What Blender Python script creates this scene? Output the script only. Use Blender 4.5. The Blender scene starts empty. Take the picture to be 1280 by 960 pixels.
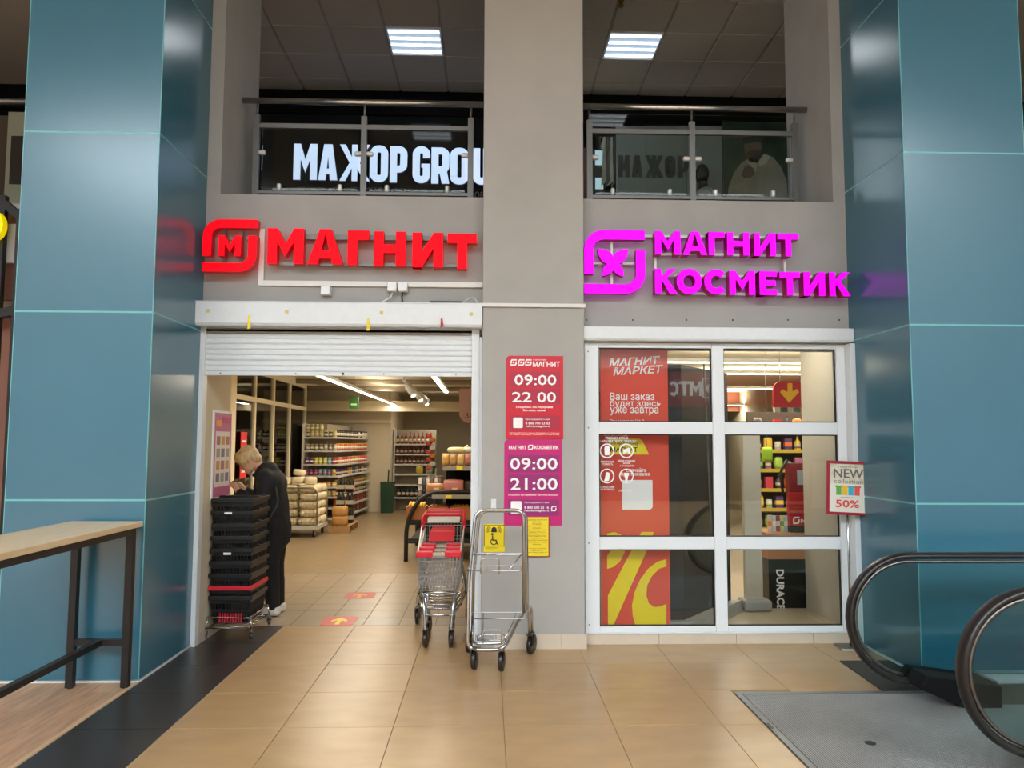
import bpy, bmesh, math, random
from mathutils import Vector, Matrix, Euler

sc = bpy.context.scene
COL = sc.collection
R = math.radians
random.seed(7)

# ------------------------------------------------------------------ camera
F, PITCH, YAW, ROLL, EYE = 972.15, 0.076232, 0.031433, 0.0034404, 1.5356
_cp, _sp, _cy, _sy = math.cos(PITCH), math.sin(PITCH), math.cos(YAW), math.sin(YAW)
FW = Vector((_sy*_cp, _cy*_cp, _sp)); _r0 = Vector((_cy, -_sy, 0)); _u0 = _r0.cross(FW)
RT = math.cos(ROLL)*_r0 + math.sin(ROLL)*_u0
UP = -math.sin(ROLL)*_r0 + math.cos(ROLL)*_u0
CAM = Vector((0, 0, EYE))
cd = bpy.data.cameras.new('camera'); cam = bpy.data.objects.new('camera', cd); COL.objects.link(cam)
cd.sensor_fit = 'HORIZONTAL'; cd.sensor_width = 36; cd.lens = F/1280*36
cd.clip_start = 0.05; cd.clip_end = 200
cam.matrix_world = Matrix(((RT.x, UP.x, -FW.x, 0), (RT.y, UP.y, -FW.y, 0), (RT.z, UP.z, -FW.z, EYE), (0, 0, 0, 1)))
sc.camera = cam

# ------------------------------------------------------------------ light and exposure
vs = sc.view_settings
vs.view_transform = 'Standard'; vs.look = 'None'; vs.exposure = 0.0; vs.gamma = 1.0; vs.use_curve_mapping = False
world = bpy.data.worlds.new('World'); sc.world = world; world.use_nodes = True
bg = world.node_tree.nodes['Background']
bg.inputs[0].default_value = (0.86, 0.94, 1.0, 1); bg.inputs[1].default_value = 10.8   # daylight falling through the open atrium roof

def ray(x, y): return RT*(x-640)/F - UP*(y-480)/F + FW
def AT(x, y, Y):
    d = ray(x, y); return CAM + d*(Y/d.y)
def FL(x, y, z=0.0):
    d = ray(x, y); return CAM + d*((z-EYE)/d.z)
def AX(x, y, X):
    d = ray(x, y); return CAM + d*(X/d.x)

# ------------------------------------------------------------------ materials
def lin(c):
    c = c/255
    return c/12.92 if c <= 0.04045 else ((c+0.055)/1.055)**2.4
def rgb(c): return (lin(c[0]), lin(c[1]), lin(c[2]), 1)
MATS = {}
def mat(name, c, rough=0.5, metal=0.0, spec=0.5, emit=None, es=0.0, var=0.0, scale=8.0, rnd=0.0, bump=0.0, coat=0.0, stretch=None, detail=4.0):
    if name in MATS: return MATS[name]
    m = bpy.data.materials.new(name); m.use_nodes = True; MATS[name] = m
    nt = m.node_tree; b = nt.nodes['Principled BSDF']; L = nt.links
    b.inputs['Base Color'].default_value = rgb(c); b.inputs['Roughness'].default_value = rough
    b.inputs['Metallic'].default_value = metal; b.inputs['Specular IOR Level'].default_value = spec
    b.inputs['Coat Weight'].default_value = coat; b.inputs['Coat Roughness'].default_value = 0.05
    if emit: b.inputs['Emission Color'].default_value = rgb(emit); b.inputs['Emission Strength'].default_value = es
    src = None
    if var or bump:
        g = nt.nodes.new('ShaderNodeNewGeometry'); mp = nt.nodes.new('ShaderNodeMapping'); n = nt.nodes.new('ShaderNodeTexNoise')
        n.inputs['Scale'].default_value = scale; n.inputs['Detail'].default_value = detail
        mp.inputs['Scale'].default_value = stretch or (1, 1, 1)
        L.new(g.outputs['Position'], mp.inputs['Vector']); L.new(mp.outputs['Vector'], n.inputs['Vector']); src = n.outputs['Fac']
        if bump:
            bp = nt.nodes.new('ShaderNodeBump'); bp.inputs['Strength'].default_value = bump; bp.inputs['Distance'].default_value = 0.01
            L.new(src, bp.inputs['Height']); L.new(bp.outputs['Normal'], b.inputs['Normal'])
    if var or rnd:
        hsv = nt.nodes.new('ShaderNodeHueSaturation'); hsv.inputs['Color'].default_value = rgb(c)
        acc = None
        if var:
            mr = nt.nodes.new('ShaderNodeMapRange'); mr.inputs['From Min'].default_value = 0.3; mr.inputs['From Max'].default_value = 0.7
            mr.inputs['To Min'].default_value = 1-var; mr.inputs['To Max'].default_value = 1+var
            L.new(src, mr.inputs['Value']); acc = mr.outputs['Result']
        if rnd:
            oi = nt.nodes.new('ShaderNodeObjectInfo'); mr2 = nt.nodes.new('ShaderNodeMapRange')
            mr2.inputs['To Min'].default_value = 1-rnd; mr2.inputs['To Max'].default_value = 1+rnd
            L.new(oi.outputs['Random'], mr2.inputs['Value'])
            if acc:
                ml = nt.nodes.new('ShaderNodeMath'); ml.operation = 'MULTIPLY'
                L.new(acc, ml.inputs[0]); L.new(mr2.outputs['Result'], ml.inputs[1]); acc = ml.outputs[0]
            else: acc = mr2.outputs['Result']
        L.new(acc, hsv.inputs['Value']); L.new(hsv.outputs['Color'], b.inputs['Base Color'])
    return m
def glass_mat(name, tint=(250, 253, 252), ior=1.5, rough=0.0):
    m = bpy.data.materials.new(name); m.use_nodes = True; MATS[name] = m
    nt = m.node_tree; nt.nodes.clear()
    o = nt.nodes.new('ShaderNodeOutputMaterial'); t = nt.nodes.new('ShaderNodeBsdfTransparent'); g = nt.nodes.new('ShaderNodeBsdfGlossy')
    fr = nt.nodes.new('ShaderNodeFresnel'); mx = nt.nodes.new('ShaderNodeMixShader')
    t.inputs['Color'].default_value = rgb(tint); g.inputs['Roughness'].default_value = rough; fr.inputs['IOR'].default_value = ior
    nt.links.new(fr.outputs[0], mx.inputs[0]); nt.links.new(t.outputs[0], mx.inputs[1]); nt.links.new(g.outputs[0], mx.inputs[2]); nt.links.new(mx.outputs[0], o.inputs[0])
    return m
def lamp_mat(name, c, s):
    m = bpy.data.materials.new(name); m.use_nodes = True; MATS[name] = m
    b = m.node_tree.nodes['Principled BSDF']; b.inputs['Base Color'].default_value = rgb(c)
    b.inputs['Emission Color'].default_value = rgb(c); b.inputs['Emission Strength'].default_value = s
    return m

M_wall = mat('grey_plaster', (162, 160, 156), 0.85, var=0.05, scale=3, bump=0.15)
M_col = mat('column_paint', (170, 167, 161), 0.85, var=0.05, scale=2.5, bump=0.15)
M_white = mat('white_plastic', (226, 230, 232), 0.35)
M_whitem = mat('white_powder_metal', (222, 226, 228), 0.3, var=0.02, scale=20)
M_cond = mat('white_conduit', (222, 220, 214), 0.45)
M_teal = mat('teal_glass', (52, 110, 132), 0.22, spec=0.9, var=0.03, scale=1.2)
M_edge = mat('aqua_glass_edge', (112, 186, 190), 0.3)
M_tile = mat('beige_tile', (180, 146, 102), 0.30, spec=0.45, var=0.09, scale=3.5, rnd=0.035, detail=7, stretch=(1, 2.0, 1))
M_grout = mat('grout', (150, 130, 105), 0.9)
M_dtile = mat('charcoal_tile', (52, 47, 45), 0.32, var=0.1, scale=4, rnd=0.04)
M_stile = mat('store_tile', (160, 144, 120), 0.28, var=0.05, scale=5, rnd=0.05)
M_wood = mat('oak_plank', (208, 166, 130), 0.45, var=0.22, scale=5, rnd=0.12, stretch=(6, .7, 6), detail=8)
M_woodlt = mat('oak_edge', (216, 186, 150), 0.5)
M_birch = mat('birch_top', (222, 196, 156), 0.4, var=0.10, scale=6, stretch=(5, .5, 5))
M_black = mat('black_metal', (30, 27, 27), 0.45)
M_blk = mat('black_plastic', (24, 24, 25), 0.4)
M_rub = mat('black_rubber', (34, 30, 29), 0.32)
M_steel = mat('brushed_steel', (128, 124, 118), 0.34, metal=1.0)
M_post = mat('satin_post', (112, 110, 106), 0.45, metal=0.9)
M_chrome = mat('chrome_tube', (200, 203, 205), 0.15, metal=1.0)
M_alu = mat('ribbed_aluminium', (176, 177, 175), 0.5, metal=0.45, var=0.12, scale=2)
M_ceil = mat('ceiling_tile', (176, 172, 166), 0.9, var=0.02, scale=60, rnd=0.02)
M_grid = mat('ceiling_grid', (150, 146, 140), 0.7)
M_dark = mat('black_fascia', (6, 6, 7), 0.6, spec=0.1)
M_glass = glass_mat('clear_glass')
M_glassg = glass_mat('greenish_glass', (247, 251, 250), 1.26)
M_red = mat('red_acrylic', (200, 4, 18), 0.5, spec=.1, emit=(255, 0, 24), es=0.8)
M_redside = mat('red_side', (196, 4, 24), 0.4, emit=(200, 0, 20), es=0.12)
M_mag = mat('magenta_acrylic', (180, 0, 190), 0.5, spec=.1, emit=(238, 0, 255), es=0.9)
M_magside = mat('magenta_side', (150, 0, 70), 0.4, emit=(150, 0, 60), es=0.08)
M_rails = mat('sign_rail', (132, 130, 127), 0.5, metal=0.3)
M_railw = mat('sign_rail_white', (215, 215, 212), 0.4)
M_sred = mat('print_red', (205, 16, 44), 0.35)
M_sred2 = mat('print_red_dark', (176, 30, 62), 0.35)
M_smag = mat('print_magenta', (196, 22, 112), 0.35)
M_smag2 = mat('print_purple', (150, 36, 110), 0.35)
M_prw = mat('print_white', (244, 240, 238), 0.5)
M_prk = mat('print_black', (30, 28, 30), 0.5)
M_yel = mat('print_yellow', (240, 214, 20), 0.45)
M_yel2 = mat('notice_yellow', (240, 212, 40), 0.45)
M_pos = mat('poster_red', (222, 74, 50), 0.45)
M_cream = mat('store_wall_cream', (204, 192, 166), 0.85, var=0.03, scale=2)
M_cream2 = mat('store_beam_cream', (222, 208, 178), 0.8)
M_shelf = mat('shelf_grey', (196, 192, 182), 0.5)
M_dgrey = mat('dark_panel', (20, 24, 26), 0.5)
M_beigew = mat('beige_partition', (190, 182, 168), 0.8)
M_lampw = lamp_mat('lamp_white', (245, 250, 255), 6.0)
M_lampi = lamp_mat('lamp_store', (255, 246, 228), 6.0)
M_signw = lamp_mat('sign_letter_white', (200, 218, 250), .95)

# ------------------------------------------------------------------ mesh helpers
ORG = {}
def org(o): return ORG.get(o.name, Vector((0, 0, 0))) if o else Vector((0, 0, 0))
def link(name, me, parent=None, loc=None):
    o = bpy.data.objects.new(name, me); COL.objects.link(o)
    if parent: o.parent = parent
    if loc is not None: o.location = loc
    return o
def tag(o, label=None, cat=None, group=None, kind=None):
    if label: o['label'] = label
    if cat: o['category'] = cat
    if group: o['group'] = group
    if kind: o['kind'] = kind
    return o
def thing(name, label, cat, loc=(0, 0, 0), group=None, kind=None):
    o = bpy.data.objects.new(name, None); COL.objects.link(o); o.location = loc; o.empty_display_size = 0.1
    ORG[o.name] = Vector(loc)
    return tag(o, label, cat, group, kind)
def copy_tree(o, parent=None):
    c = o.copy(); COL.objects.link(c); c.parent = parent
    ORG[c.name] = org(o).copy()
    for ch in o.children: copy_tree(ch, c)
    return c

class MB:
    def __init__(s): s.v = []; s.f = []; s.mi = []
    def add(s, vs, fs, mi=0):
        b = len(s.v); s.v += [Vector(p) for p in vs]
        for f in fs: s.f.append([b+i for i in f]); s.mi.append(mi)
        return s
    def box(s, x0, x1, y0, y1, z0, z1, mi=0):
        x0, x1 = min(x0, x1), max(x0, x1); y0, y1 = min(y0, y1), max(y0, y1); z0, z1 = min(z0, z1), max(z0, z1)
        return s.add([(x0, y0, z0), (x1, y0, z0), (x1, y1, z0), (x0, y1, z0), (x0, y0, z1), (x1, y0, z1), (x1, y1, z1), (x0, y1, z1)],
                     [(0, 3, 2, 1), (4, 5, 6, 7), (0, 1, 5, 4), (1, 2, 6, 5), (2, 3, 7, 6), (3, 0, 4, 7)], mi)
    def hexa(s, a, b, mi=0):   # bottom quad, top quad
        return s.add(list(a)+list(b), [(3, 2, 1, 0), (4, 5, 6, 7), (0, 1, 5, 4), (1, 2, 6, 5), (2, 3, 7, 6), (3, 0, 4, 7)], mi)
    def prism(s, poly, y0, y1, mi=0, ax='xz', side=None):   # poly (a,b) extruded along the third axis
        n = len(poly)
        area = sum(poly[i][0]*poly[(i+1) % n][1]-poly[(i+1) % n][0]*poly[i][1] for i in range(n))
        if area < 0: poly = poly[::-1]
        def mk(a, b, d): return {'xz': (a, d, b), 'xy': (a, b, d), 'yz': (d, a, b)}[ax]
        vs = [mk(a, b, y0) for a, b in poly]+[mk(a, b, y1) for a, b in poly]
        sd = mi if side is None else side
        fs = [tuple(range(n)), tuple(range(2*n-1, n-1, -1))] 
        b = len(s.v); s.v += [Vector(p) for p in vs]
        for f in fs: s.f.append([b+i for i in f]); s.mi.append(mi)
        for i in range(n):
            j = (i+1) % n; s.f.append([b+j, b+i, b+n+i, b+n+j]); s.mi.append(sd)
        return s
    def tube(s, path, r, n=8, closed=False, mi=0, rz=None, cap=True):
        path = [Vector(p) for p in path]; m = len(path); rings = []
        prevu = None
        for i, p in enumerate(path):
            if closed: d = (path[(i+1) % m]-path[i-1])
            elif i == 0: d = path[1]-p
            elif i == m-1: d = p-path[i-1]
            else: d = (path[i+1]-p).normalized()+(p-path[i-1]).normalized()
            d.normalize()
            if prevu is None:
                ref = Vector((0, 0, 1)) if abs(d.z) < 0.9 else Vector((0, 1, 0))
                u = ref.cross(d).normalized()
            else:
                u = (prevu-d*prevu.dot(d)).normalized()
            prevu = u; w = d.cross(u)
            rr = r[i] if isinstance(r, (list, tuple)) else r
            rings.append([p+(u*math.cos(2*math.pi*k/n)+w*math.sin(2*math.pi*k/n))*rr for k in range(n)])
        vs = [q for rg in rings for q in rg]; fs = []
        for i in range(m if closed else m-1):
            for k in range(n):
                a = i*n+k; b = i*n+(k+1) % n; c = ((i+1) % m)*n+(k+1) % n; e = ((i+1) % m)*n+k
                fs.append((a, b, c, e))
        if not closed and cap: fs += [tuple(range(n-1, -1, -1)), tuple((m-1)*n+k for k in range(n))]
        return s.add(vs, fs, mi)
    def bar(s, a, b, w, h=None, mi=0):      # square bar between points
        a, b = Vector(a), Vector(b); d = (b-a).normalized()
        ref = Vector((0, 0, 1)) if abs(d.z) < 0.9 else Vector((0, 1, 0))
        u = ref.cross(d).normalized()*(w/2); v = d.cross(u.normalized())*((h or w)/2)
        return s.hexa([a-u-v, a+u-v, a+u+v, a-u+v], [b-u-v, b+u-v, b+u+v, b-u+v], mi)
    def lathe(s, prof, c=(0, 0, 0), n=14, mi=0, axis='z', sc=(1, 1, 1)):   # prof: (r, h)
        c = Vector(c); vs = []; fs = []
        def mk(a, b, h):
            return {'z': Vector((a*sc[0], b*sc[1], h*sc[2])), 'y': Vector((a, h, b)), 'x': Vector((h, a, b))}[axis]+c
        for r, h in prof:
            for k in range(n):
                t = 2*math.pi*k/n; vs.append(mk(r*math.cos(t), r*math.sin(t), h))
        for i in range(len(prof)-1):
            for k in range(n): fs.append((i*n+k, i*n+(k+1) % n, (i+1)*n+(k+1) % n, (i+1)*n+k))
        fs += [tuple(range(n-1, -1, -1)), tuple((len(prof)-1)*n+k for k in range(n))]
        return s.add(vs, fs, mi)
    def ell(s, c, r, n=12, m=8, mi=0, rot=None):
        c = Vector(c); vs = []; fs = []
        for i in range(1, m):
            a = math.pi*i/m
            for k in range(n):
                t = 2*math.pi*k/n; p = Vector((r[0]*math.sin(a)*math.cos(t), r[1]*math.sin(a)*math.sin(t), r[2]*math.cos(a)))
                if rot: p.rotate(rot)
                vs.append(p+c)
        tp = Vector((0, 0, r[2])); bt = Vector((0, 0, -r[2]))
        if rot: tp.rotate(rot); bt.rotate(rot)
        vs += [tp+c, bt+c]; T = len(vs)-2
        for i in range(m-2):
            for k in range(n): fs.append((i*n+k, (i+1)*n+k, (i+1)*n+(k+1) % n, i*n+(k+1) % n))
        for k in range(n):
            fs.append((T, k, (k+1) % n)); fs.append((T+1, (m-2)*n+(k+1) % n, (m-2)*n+k))
        return s.add(vs, fs, mi)
    def cap(s, a, b, ra, rb, n=10):         # tapered capsule for bodies
        a, b = Vector(a), Vector(b); s.tube([a, a.lerp(b, .5), b], [ra, (ra+rb)/2, rb], n)
        s.ell(a, (ra,)*3, n, 6); s.ell(b, (rb,)*3, n, 6); return s
    def pillow(s, c, h, n=4, k=0.5, mi=0):   # puffed box, half sizes h
        bm = bmesh.new(); bmesh.ops.create_cube(bm, size=2)
        bmesh.ops.subdivide_edges(bm, edges=bm.edges, cuts=n-1, use_grid_fill=True)
        bm.verts.index_update(); vs = []
        for v in bm.verts:
            q = v.co; sp = q.normalized()
            e = q.lerp(sp*1.25, k); vs.append((c[0]+e.x*h[0], c[1]+e.y*h[1], c[2]+e.z*h[2]))
        fs = [[v.index for v in f.verts] for f in bm.faces]; bm.free()
        return s.add(vs, fs, mi)
    def mesh(s, name, mats, smooth=False):
        me = bpy.data.meshes.new(name); me.from_pydata([tuple(v) for v in s.v], [], s.f)
        for m in (mats if isinstance(mats, (list, tuple)) else [mats]): me.materials.append(m)
        for p, i in zip(me.polygons, s.mi): p.material_index = i; p.use_smooth = smooth
        me.update(); return me
    def build(s, name, mats, parent=None, smooth=False, bevel=0.0, seg=2):
        o0 = org(parent); s.v = [v-o0 for v in s.v]
        ob = link(name, s.mesh(name, mats, smooth), parent)
        ORG[ob.name] = o0
        if bevel:
            bv = ob.modifiers.new('b', 'BEVEL'); bv.width = bevel; bv.segments = seg; bv.limit_method = 'ANGLE'
        return ob
def part(name, mats, parent, *a, **k):       # one box as a part
    return MB().box(*a).build(name, mats, parent, **k)
def arc(cx, cy, r, a0, a1, n=8, ry=None):
    return [(cx+r*math.cos(R(a0+(a1-a0)*i/n)), cy+(ry or r)*math.sin(R(a0+(a1-a0)*i/n))) for i in range(n+1)]
def rrect(x0, x1, z0, z1, r, n=5):
    if not isinstance(r, (list, tuple)): r = (r,)*4   # bl, br, tr, tl
    p = []
    for (cx, cz, a, rr) in ((x0+r[0], z0+r[0], 180, r[0]), (x1-r[1], z0+r[1], 270, r[1]), (x1-r[2], z1-r[2], 0, r[2]), (x0+r[3], z1-r[3], 90, r[3])):
        p += arc(cx, cz, rr, a, a+90, n) if rr > 0 else [(cx, cz)]
    return p
def fillet(pts, r, n=5):                      # rounded 3-D polyline
    pts = [Vector(p) for p in pts]; out = [pts[0]]
    for i in range(1, len(pts)-1):
        a, b, c = pts[i-1], pts[i], pts[i+1]
        rr = min(r, (a-b).length*.49, (c-b).length*.49)
        p0 = b+(a-b).normalized()*rr; p1 = b+(c-b).normalized()*rr
        for k in range(n+1):
            t = k/n; out.append(p0*(1-t)**2+b*2*t*(1-t)+p1*t*t)
    return out+[pts[-1]]

# ------------------------------------------------------------------ lettering: glyphs drawn in a unit-high box
def stroke(path, t, closed=False):            # ribbon as a list of quads
    P = []
    for p in path:
        if not P or (Vector(p)-P[-1]).length > 1e-5: P.append(Vector(p))
    if closed and (P[0]-P[-1]).length < 1e-5: P.pop()
    m = len(P); Lf = []; Rg = []
    for i, p in enumerate(P):
        d0 = (p-P[i-1]).normalized() if (i or closed) else None
        d1 = (P[(i+1) % m]-p).normalized() if (i < m-1 or closed) else None
        d0 = d0 or d1; d1 = d1 or d0
        n0 = Vector((-d0.y, d0.x)); n1 = Vector((-d1.y, d1.x)); nn = (n0+n1).normalized()
        k = min(2.0, 1/max(0.3, nn.dot(n0)))
        Lf.append(p+nn*(t/2*k)); Rg.append(p-nn*(t/2*k))
    q = []
    for i in range(m if closed else m-1):
        j = (i+1) % m; q.append([tuple(Lf[i]), tuple(Rg[i]), tuple(Rg[j]), tuple(Lf[j])])
    return q
def glyph(ch, w, t, rnd=None):
    """polygons of a capital in a box w wide and 1 high, stroke t"""
    b = lambda x0, x1, y0, y1: [(x0, y0), (x1, y0), (x1, y1), (x0, y1)]
    h = t/2; r = rnd or min(w, 1)*0.45
    oval = [(x, y) for x, y in rrect(h, w-h, h, 1-h, max(0.02, min(r, (w-t)/2-.001, (1-t)/2-.001)), 7)]
    if ch == 'М': return [b(0, t, 0, 1), b(w-t, w, 0, 1), [(t*.2, 1), (t, 1), (w/2, .56), (w/2, .2)], [(w/2, .2), (w/2, .56), (w-t, 1), (w-t*.2, 1)]]
    if ch == 'А': return [[(0, 0), (t*1.06, 0), (w/2+.03, 1), (w/2-t*.6, 1)], [(w, 0), (w/2+t*.6, 1), (w/2-.03, 1), (w-t*1.06, 0)], b(w*.22, w*.78, .17, .17+t*.8)]
    if ch == 'Г': return [b(0, t, 0, 1), b(0, w, 1-t, 1)]
    if ch == 'Н': return [b(0, t, 0, 1), b(w-t, w, 0, 1), b(t*.5, w-t*.5, .5-t*.45, .5+t*.45)]
    if ch == 'И': return [b(0, t, 0, 1), b(w-t, w, 0, 1), [(0, 0), (t, 0), (w, 1), (w-t, 1)]]
    if ch == 'Т': return [b(0, w, 1-t, 1), b(w/2-h, w/2+h, 0, 1)]
    if ch == 'К': return [b(0, t, 0, 1), [(t*.8, .38), (t*.8, .62), (w-t*1.35, 1), (w-.02, 1)], [(t*.9, .62), (w-t*1.25, 0), (w, 0), (w*.52, .62)]]
    if ch == 'Е': return [b(0, t, 0, 1), b(0, w, 0, t*.9), b(0, w, 1-t*.9, 1), b(0, w*.92, .5-t*.42, .5+t*.42)]
    if ch == 'О': return stroke(oval, t, True)
    if ch == 'С':
        c = arc(w/2, .5, w/2-h, 42, 318, 20, .5-h) if not rnd else [(w-h, .66)]+[p for p in rrect(h, w-h, h, 1-h, r, 6)[14:28]]+[(h, .3)]
        return stroke(c, t)
    if ch == 'U': return stroke([(h, 1)]+arc(h+r, h+r, r, 180, 270, 6)+arc(w-h-r, h+r, r, 270, 360, 6)+[(w-h, 1)], t)
    if ch in 'РP' or ch == 'R':
        q = [b(0, t, 0, 1)]+stroke([(t*.5, 1-h)]+arc(w-h-r, 1-h-r, r, 90, 0, 6)+arc(w-h-r, .42+h+r*.6-h, r, 0, -90, 6)[1:]+[(t*.5, .42+r*.6-r)], t)
        if ch == 'R': q.append([(w*.38, .48), (w-t*1.05, 0), (w, 0), (w*.38+t*1.1, .48)])
        return q
    if ch == 'G':
        return stroke([(w-h, .68)]+[(w-h, 1-h-r)]+arc(w-h-r, 1-h-r, r, 0, 90, 6)+arc(h+r, 1-h-r, r, 90, 180, 6)+arc(h+r, h+r, r, 180, 270, 6)+arc(w-h-r, h+r, r, 270, 360, 6)+[(w-h, .5)], t)+[b(w*.5, w, .42, .42+t*.55)]
    if ch == 'Ж': return [b(w/2-h, w/2+h, 0, 1), [(0, 1), (t*1.05, 1), (w/2+.0, .5), (w/2-t*.9, .5)], [(0, 0), (t*1.05, 0), (w/2, .5), (w/2-t*.9, .5)],
                          [(w, 1), (w-t*1.05, 1), (w/2, .5), (w/2+t*.9, .5)], [(w, 0), (w-t*1.05, 0), (w/2, .5), (w/2+t*.9, .5)]]
    return [b(0, w, 0, 1)]
def letter(ch, x0, x1, z0, z1, yf, depth, mats, parent, t=0.26, rnd=None, name='letter'):
    """solid letter, front at yf, filling the box x0..x1, z0..z1"""
    hgt = z1-z0; w = (x1-x0)/hgt; mb = MB()
    for k, poly in enumerate(glyph(ch, w, t, rnd)): mb.prism([(x0+a*hgt, z0+c*hgt) for a, c in poly], yf-.0002*k, yf+depth, 0, 'xz', 1)
    return mb.build(name, mats, parent)
TXT = {}
def txt(s, x0, x1, z0, z1, y, m, parent, bold=0.0, name='lettering', keep=False, lines=None):
    """printed line of text that fills the box (facing -Y)"""
    cu = bpy.data.curves.new('t', 'FONT'); cu.body = s; cu.size = 1; cu.offset = bold; cu.resolution_u = 2
    cu.align_x = 'CENTER'
    o = bpy.data.objects.new('t', cu); COL.objects.link(o)
    dg = bpy.context.evaluated_depsgraph_get(); me = bpy.data.meshes.new_from_object(o.evaluated_get(dg))
    bpy.data.objects.remove(o); bpy.data.curves.remove(cu)
    me.name = name
    if not me.vertices: return None
    xs = [v.co.x for v in me.vertices]; ys = [v.co.y for v in me.vertices]
    a0, a1, b0, b1 = min(xs), max(xs), min(ys), max(ys); o0 = org(parent)
    for v in me.vertices:
        u = (v.co.x-a0)/max(1e-6, a1-a0); w = (v.co.y-b0)/max(1e-6, b1-b0)
        v.co = Vector((x0+(x1-x0)*u, y, z0+(z1-z0)*w))-o0
    me.materials.clear(); me.materials.append(m)
    ob = link(name, me, parent); ORG[ob.name] = o0
    return ob
def ptxt(s, px, Y, m, parent, bold=0.0, name='lettering'):
    a = AT(px[0], px[3], Y); b = AT(px[2], px[1], Y)
    return txt(s, a.x, b.x, a.z, b.z, Y, m, parent, bold, name)
def pbox(px, Y):
    a = AT(px[0], px[3], Y); b = AT(px[2], px[1], Y); return a.x, b.x, a.z, b.z
def sheet(px, Y, th, m, parent, name, r=0.0):
    x0, x1, z0, z1 = pbox(px, Y)
    return MB().prism(rrect(x0, x1, z0, z1, r) if r else [(x0, z0), (x1, z0), (x1, z1), (x0, z1)], Y, Y+th).build(name, m, parent)
def remesh(mb, name, m, parent, voxel, smooth=4):
    """one continuous skin over overlapping solids"""
    o0 = org(parent); mb.v = [v-o0 for v in mb.v]
    o = bpy.data.objects.new('tmp', mb.mesh('tmp', m)); COL.objects.link(o)
    rm = o.modifiers.new('r', 'REMESH'); rm.mode = 'VOXEL'; rm.voxel_size = voxel
    if smooth: sm = o.modifiers.new('s', 'SMOOTH'); sm.factor = 0.5; sm.iterations = smooth
    dg = bpy.context.evaluated_depsgraph_get(); me = bpy.data.meshes.new_from_object(o.evaluated_get(dg)); bpy.data.objects.remove(o)
    me.name = name; me.materials.clear(); me.materials.append(m)
    for p in me.polygons: p.use_smooth = True; p.material_index = 0
    ob = link(name, me, parent); ORG[ob.name] = o0
    return ob

ORD = ['first', 'second', 'third', 'fourth', 'fifth', 'sixth', 'seventh', 'eighth', 'ninth', 'tenth', 'eleventh', 'twelfth', 'thirteenth', 'fourteenth', 'fifteenth']
CN = {'olive': (74, 76, 36), 'cream': (206, 194, 150), 'black': (42, 42, 42), 'brown': (92, 70, 50), 'purple': (95, 42, 108), 'yellow': (208, 190, 70), 'blue': (100, 140, 180), 'red': (176, 60, 55), 'orange': (200, 110, 55), 'white': (214, 208, 198), 'pink': (190, 110, 140), 'green': (80, 130, 80), 'maroon': (100, 25, 24), 'lime': (160, 190, 70)}
def cname(c): return min(CN, key=lambda k: sum((a-b)**2 for a, b in zip(CN[k], c)))

# ================================================================== THE SETTING
FY, CY = 6.08, 5.96            # facade plane and column front
PXL0, PXL1 = -3.13, -2.225     # pillar at the wooden counter
PXR0, PXR1 = 2.885, 3.75       # pillar at the escalator
PY = 5.19
ZTOP = 6.5

def struct(name, label, loc=(0, 0, 0)):
    return thing(name, label, None, loc, kind='structure')

# --- floors
fl_ = struct('floor', 'beige stone tile floor of the mall passage')
part('grout_bed', M_grout, fl_, -1.695, 9.0, -9.0, 6.735, -0.06, -0.004)
GX0, GY0, T = -1.7005, 6.166, 0.6
me_full = None
TM = {}
def tile_at(x0, x1, y0, y1, m, parent, name='tile', top=0.0, g=0.0016, dz=0.012):
    key = (round(x1-x0, 3), round(y1-y0, 3), m.name)
    if key not in TM:
        w, d = (x1-x0)/2-g, (y1-y0)/2-g; b = 0.0012
        mb = MB().hexa([(-w, -d, -dz), (w, -d, -dz), (w, d, -dz), (-w, d, -dz)], [(-w, -d, -b), (w, -d, -b), (w, d, -b), (-w, d, -b)])
        mb.hexa([(-w, -d, -b), (w, -d, -b), (w, d, -b), (-w, d, -b)], [(-w+b, -d+b, 0), (w-b, -d+b, 0), (w-b, d-b, 0), (-w+b, d-b, 0)])
        TM[key] = mb.mesh(name, m)
    return link(name, TM[key], parent, Vector(((x0+x1)/2, (y0+y1)/2, top))-org(parent))
for i in range(0, 12):
    x0 = GX0+T*i
    for j in range(-9, 2):
        y0 = GY0+T*(j-1); y1 = min(y0+T, 6.735)
        if y0 > 6.7 or (j == 1 and x0 > 0.0): continue
        xx1 = x0+T
        if j < -1 and x0 > 1.5: continue                 # escalator landing
        if j < -1 and xx1 > 1.53: xx1 = 1.53
        if j == -1 and x0 > 1.5:
            tile_at(x0, xx1, 4.91, y1, M_tile, fl_, 'tile'); continue
        tile_at(x0, xx1, y0, y1, M_tile, fl_, 'tile')
part('rear_floor', M_tile, fl_, -1.695, 9.0, -9.0, GY0-T*10, -0.02, -0.001)
part('side_floor', M_tile, fl_, 1.53, 9.0, GY0-T*10, 4.9, -0.02, -0.006)

ds = struct('floor_border', 'strip of charcoal floor tiles along the teal pillar')
part('grout_bed', mat('pale_grout', (190, 182, 170), .9), ds, -2.225, -1.7, -9, 6.735, -0.06, -0.004)
for j in range(-9, 2):
    y0 = GY0+T*(j-1); y1 = min(y0+T, 6.735)
    if y0 < 6.7: tile_at(-2.222, -1.7015, y0, y1, M_dtile, ds, 'tile', g=.0026)
part('rear_strip', M_dtile, ds, -2.222, -1.7015, -9, GY0-T*10, -.02, -.001)

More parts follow.
